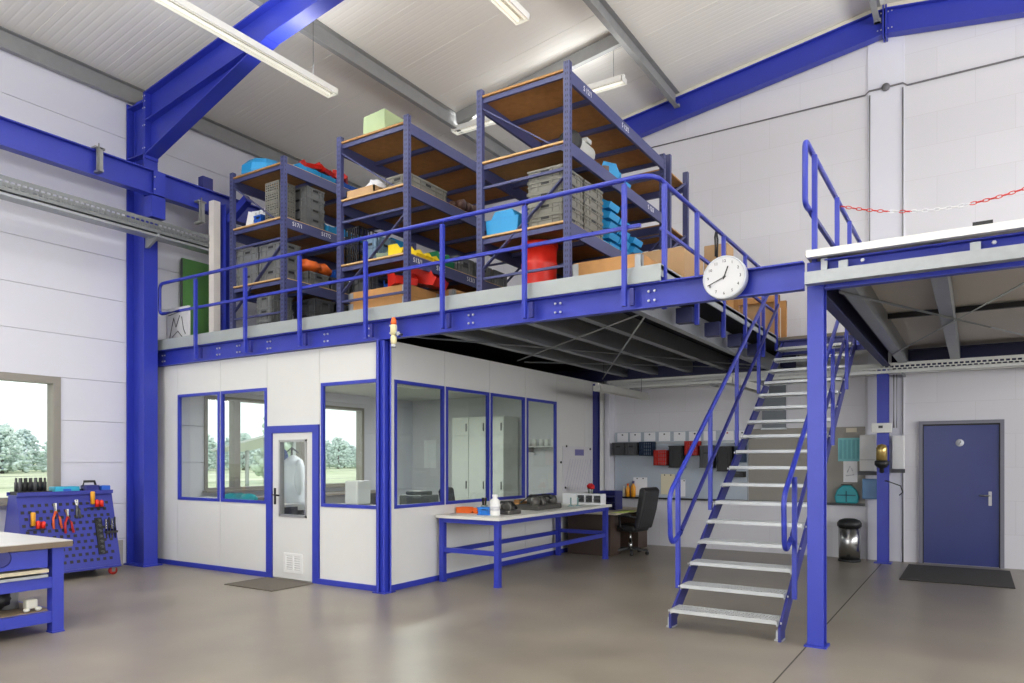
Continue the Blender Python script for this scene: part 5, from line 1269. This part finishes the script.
def pliers(label, y, z, L, m, grp=None, spread=0.05):
    p = on_panel(y, z, 0.03); t = thing('pliers', label, 'pliers', tuple(p), group=grp)
    dn = Vector((xb-xt, 0, -(zt-zb))).normalized()
    MB().bar(p-dn*L*0.3+Vector((0, -0.014, 0)), p, 0.02, 0.02).bar(p-dn*L*0.3+Vector((0, 0.014, 0)), p, 0.02, 0.02).build('jaws', STEEL, t)
    for s in (-1, 1):
        MB().path([p, p+dn*L*0.25+Vector((0, s*spread*0.8, 0)), p+dn*L*0.65+Vector((0, s*spread, 0))], 0.015, 7).build('handle', m, t)
pliers('black and orange pliers hanging in the upper left of the trolley panel, left of two', 4.86, 0.92, 0.36, mat('handle_dark_orange', (196, 84, 40), 0.5), 'pliers on the trolley')
pliers('dark red pliers hanging in the upper left of the trolley panel, right of two', 5.0, 0.84, 0.34, DRED, 'pliers on the trolley')
pliers('slim dark pliers hanging near the top middle of the trolley panel', 5.14, 0.98, 0.27, DGREY, None, 0.02)
def hammer(label, y, z):
    p = on_panel(y, z, 0.04); t = thing('screwdriver_set', label, 'tools', tuple(p))
    dn = Vector((xb-xt, 0, -(zt-zb))).normalized()
    MB().bar(p+Vector((0, -0.1, -0.12)), p+Vector((0, 0.12, -0.12)), 0.06, 0.012).build('holder', BLACK, t)
    MB().lathe([(0.0, -0.02), (0.027, -0.02), (0.03, 0.14), (0.02, 0.155), (0, 0.155)], 10, tuple(p+Vector((0, -0.03, -0.05)))).build('yellow_handle', mat('handle_yellow', (226, 160, 40), 0.45), t)
    MB().lathe([(0.0, -0.02), (0.026, -0.02), (0.028, 0.07), (0, 0.085)], 10, tuple(p+Vector((0, 0.03, -0.09)))).lathe([(0.0, -0.02), (0.026, -0.02), (0.028, 0.06), (0, 0.075)], 10, tuple(p+Vector((0, 0.09, -0.09)))).build('red_handle', RED, t)
hammer('yellow and red screwdrivers in a holder low at the left of the trolley panel', 4.6, 0.82)
hammer('yellow and red screwdrivers in a holder at the upper right of the trolley panel', 5.38, 1.06)
t = thing('socket_strip', 'tall black strip of sockets at the lower right of the trolley panel', 'tool strip', (-10.2, 5.4, 0.35))
p0, p1 = on_panel(5.4, 0.3, 0.015), on_panel(5.4, 0.8, 0.015)
MB().bar(p0, p1, 0.09, 0.02, up=(1, 0, 0)).build('strip', BLACK, t)
for i in range(7):
    q = p0+(p1-p0)*((i+0.5)/7)
    MB().lathe([(0.02, 0), (0.02, 0.03), (0.012, 0.03)], 10, (q.x+0.005, q.y, q.z), 'X').build('socket', DGREY, t)
t = thing('wrench_holder', 'black holder with chrome tools at the right of the trolley panel', 'tools', (-10.2, 5.55, 0.62))
p = on_panel(5.55, 0.64, 0.04)
MB().box(p.x-0.05, p.x+0.03, 5.47, 5.63, 0.58, 0.61).build('holder', BLACK, t)
for i in range(4): MB().tube((p.x-0.01, 5.49+0.04*i, 0.5), (p.x-0.02, 5.49+0.04*i, 0.78+0.02*(i % 2)), 0.012, 7).build('tool', STEEL if i % 2 == 0 else BLACK, t)
# on the trolley tray
t = thing('bit_holder', 'black rack of upright drill holders on the left of the trolley top', 'rack', (-10.47, 4.6, zt+0.015))
MB().box(-10.57, -10.37, 4.44, 4.86, zt+0.015, zt+0.06).build('block', BLACK, t)
for i in range(2):
    for k in range(6): MB().lathe([(0.022, 0.045), (0.022, 0.16), (0.014, 0.17), (0.014, 0.22), (0, 0.22)], 10, (-10.52+0.1*i, 4.49+0.06*k, zt+0.015)).build('holder', BLACK if k % 3 else DGREY, t)
t = thing('tool_case', 'turquoise flat tool case on the trolley top', 'case', (-10.47, 5.05, zt+0.015))
MB().box(-10.56, -10.38, 4.9, 5.22, zt+0.016, zt+0.11).build('case', mat('turquoise_case', (44, 160, 190), 0.45), t, bevel=0.01)
MB().box(-10.385, -10.37, 5.0, 5.1, zt+0.05, zt+0.08).build('handle', MBLUE, t)
t = thing('power_tool', 'blue power tool with black handle lying on the right of the trolley top', 'power tool', (-10.47, 5.42, zt+0.015))
MB().box(-10.54, -10.4, 5.3, 5.5, zt+0.016, zt+0.12).build('body', DBLUE, t, bevel=0.015)
MB().path([(-10.47, 5.3, zt+0.1), (-10.47, 5.32, zt+0.17), (-10.47, 5.46, zt+0.17), (-10.47, 5.48, zt+0.1)], 0.018, 8).build('handle', BLACK, t)
MB().tube((-10.47, 5.24, zt+0.06), (-10.47, 5.31, zt+0.06), 0.025, 10).build('chuck', STEEL, t)
t = thing('tool_case', 'mid blue small case at the right end of the trolley top', 'case', (-10.47, 5.58, zt+0.015))
MB().box(-10.56, -10.38, 5.52, 5.64, zt+0.016, zt+0.11).build('case', MBLUE, t, bevel=0.01)

# ------------------------------------------------------------------ steel workbench in the left foreground
t = thing('workbench', 'heavy blue steel workbench with wooden top at the left edge', 'workbench', (-8.0, 2.6, 0))
BX0, BX1, BY0, BY1, BZ = -9.0, -7.15, 1.9, 3.53, 0.85
m = mat('bench_top_grey', (196, 192, 188), 0.35, var=0.08, scale=3)
b = MB().box(BX0, BX1, BY0, BY1, BZ-0.008, BZ).slot(1).box(BX0, BX1, BY0, BY1, BZ-0.06, BZ-0.008)
b.build('bench_top', [m, mat('bench_edge_brown', (112, 98, 82), 0.6, var=0.15, scale=20)], t)
for x in (-8.9, -7.24):
    for y in (1.98, 3.42):
        MB().box(x-0.05, x+0.05, y-0.05, y+0.05, 0, BZ-0.06).box(x-0.06, x+0.06, y-0.055, y+0.055, 0, 0.012).build('leg', BLUE, t)
MB().box(-7.27, -7.2, 2.03, 3.37, 0.42, 0.52).box(-8.94, -8.87, 2.03, 3.37, 0.42, 0.52).box(-8.85, -7.29, 3.4, 3.44, 0.42, 0.52).box(-8.85, -7.29, 1.96, 2.0, 0.42, 0.52).build('upper_rail', BLUE, t)
MB().box(-7.27, -7.2, 2.03, 3.37, 0.10, 0.2).box(-8.94, -8.87, 2.03, 3.37, 0.10, 0.2).box(-8.85, -7.29, 3.4, 3.44, 0.10, 0.2).box(-8.85, -7.29, 1.96, 2.0, 0.1, 0.2).build('lower_rail', BLUE, t)
MB().box(-8.87, -7.27, 2.0, 3.4, 0.185, 0.205).build('shelf', mat('shelf_board_brown', (150, 130, 104), 0.7, var=0.1), t)
dr = MB().box(-7.9, -7.19, 2.05, 3.33, 0.62, 0.78).build('drawer', BLUE, t)
MB().lathe([(0.075, -0.002), (0.08, 0.004), (0.07, 0.006)], 20, (-7.188, 2.95, 0.735), 'X').build('finger_hole', DBLUE, dr)
MB().box(-7.9, -7.18, 2.05, 3.33, 0.525, 0.55).build('drawer_rail', GALV, t)
MB().box(-7.9, -7.17, 2.05, 3.33, 0.57, 0.6).build('tray_edge', mat('tray_cream', (196, 186, 160), 0.5), t)
t = thing('cup_holder', 'small white plastic cup holder on the bench shelf', 'device', (-7.34, 3.25, 0.207))
MB().box(-7.38, -7.3, 3.2, 3.3, 0.232, 0.32).build('body', mat('cream_white', (222, 220, 200), 0.45), t, bevel=0.015)
for y in (3.2, 3.3): MB().blob((-7.3, y, 0.228), 0.022, 0.03, 0.02, 10, 6).build('foot', MATS['cream_white'], t)
b = MB()
for i in range(6): b.blob((-7.62-0.05*(i % 2), 2.3+0.16*i, 0.31), 0.16, 0.13, 0.11, 12, 8, 0.12)
tag(b.build('plastic_sack', BLACK), 'crumpled black plastic sack on the lower bench shelf', 'sack')
b = MB().blob((-7.42, 2.62, 0.33), 0.1, 0.16, 0.09, 12, 8, 0.12)
tag(b.build('machine_cover', mat('cover_grey', (150, 148, 142), 0.5)), 'pale grey metal cover lying in front of the black sack', 'cover')
t = thing('canister', 'clear grey canister at the back of the bench shelf', 'canister', (-7.65, 3.2, 0.207))
MB().lathe([(0.0, 0), (0.08, 0), (0.08, 0.2), (0.06, 0.23), (0, 0.23)], 18, (-7.65, 3.2, 0.207)).build('body', mat('canister_grey', (150, 152, 154), 0.3), t)

# ------------------------------------------------------------------ outdoors behind the windows
m = bpy.data.materials.new('field_grass'); m.use_nodes = True; n = m.node_tree; b = n.nodes['Principled BSDF']
t_ = n.nodes.new('ShaderNodeTexCoord'); no = n.nodes.new('ShaderNodeTexNoise'); no.inputs['Scale'].default_value = 0.08; no.inputs['Detail'].default_value = 6
rp = n.nodes.new('ShaderNodeValToRGB'); rp.color_ramp.elements[0].position = 0.35; rp.color_ramp.elements[0].color = (lin(178), lin(190), lin(150), 1)
rp.color_ramp.elements[1].position = 0.65; rp.color_ramp.elements[1].color = (lin(216), lin(218), lin(192), 1)
n.links.new(t_.outputs['Object'], no.inputs[0]); n.links.new(no.outputs[0], rp.inputs[0]); n.links.new(rp.outputs[0], b.inputs['Base Color']); b.inputs['Roughness'].default_value = 0.9
struct('ground_outdoors', MB().box(-420, XL-0.2, -200, 420, -0.4, -0.12), m, 'pale green field outside the left wall', cat='field')
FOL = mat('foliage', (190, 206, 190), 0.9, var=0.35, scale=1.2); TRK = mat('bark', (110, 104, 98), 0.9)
FOL2 = mat('foliage_far', (206, 222, 216), 0.9, var=0.3, scale=0.8)  # distance haze is put into this pale leaf colour
tr = thing('field_tree', 'hazy green tree in the row beyond the field', 'tree', (0, 0, 0), group='tree row beyond the field')
b = MB()
rg = random.Random(3)
for i in range(520):
    a = rg.uniform(0, 6.28); h = rg.uniform(0.06, 1.0); rr_ = (1-max(0, h-0.4)*1.3)*3.1*rg.uniform(0.3, 1)
    b.blob((rr_*math.cos(a), rr_*math.sin(a), 6.6*h), rg.uniform(0.14, 0.36), rg.uniform(0.14, 0.36), rg.uniform(0.12, 0.3), 6, 4, 0.3)
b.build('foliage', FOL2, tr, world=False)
MB().lathe([(0.25, -0.1), (0.18, 3.0), (0.08, 5.5)], 8).build('trunk', TRK, tr, world=False)
first = True
for i in range(78):
    y = 14+(i//3)*7.2+(0, 3.6, 1.8)[i % 3]; x = -104-(i % 3)*7.5; s = rg.uniform(0.72, 0.95)
    o = tr if first else dup(tr)
    first = False
    o.location = (x, y, -0.15); o.rotation_euler = (0, 0, rg.uniform(0, 6)); o.scale = (1.02, 1.02, s)
tr2 = thing('garden_tree', 'taller pale green tree seen through the office window right of the door', 'tree', (-46, 40, -0.12))
b = MB()
for i in range(120):
    a = rg.uniform(0, 6.28); h = rg.uniform(0.1, 1.0); rr_ = (1.05-h)*1.7*rg.uniform(0.3, 1)
    b.blob((-46+rr_*math.cos(a), 40+rr_*math.sin(a), 6.0*h), 0.3, 0.3, 0.3, 7, 5, 0.3)
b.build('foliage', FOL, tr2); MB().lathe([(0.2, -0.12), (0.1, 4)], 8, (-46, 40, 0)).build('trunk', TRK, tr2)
dup(tr2, None, (-50, 32, -0.12), 1.0, 'pale green tree seen through the office front windows left of the door')
dup(tr2, None, (-44, 36, -0.12), 2.0, 'pale green tree seen through the glass of the office door')
fe = thing('wire_fence', 'thin wire mesh fence with posts across the field', 'fence', (-30, 20, -0.12))
for i in range(16): MB().tube((-30, -4+4*i, -0.12), (-30, -4+4*i, 1.9), 0.04, 6).build('post', mat('fence_grey', (150, 156, 150), 0.6), fe)
b = MB()
for k in range(5): b.tube((-30, -4, 0.15+0.42*k), (-30, 56, 0.15+0.42*k), 0.012, 5)
b.build('wire', MATS['fence_grey'], fe)
sh = thing('shelter_roof', 'small pale shelter with slanted roof outside the office windows', 'shelter', (-17.5, 13.8, -0.12))
MB().prism([(-18.9, 1.85), (-16.4, 2.25), (-16.4, 2.31), (-18.9, 1.91)], 'Y', 13.2, 14.4).build('roof', mat('shelter_grey', (190, 194, 192), 0.6), sh)
for x, z in ((-18.7, 1.88), (-16.6, 2.2)):
    for y in (13.3, 14.3): MB().tube((x, y, -0.12), (x, y, z), 0.06, 8).build('post', MATS['shelter_grey'], sh)
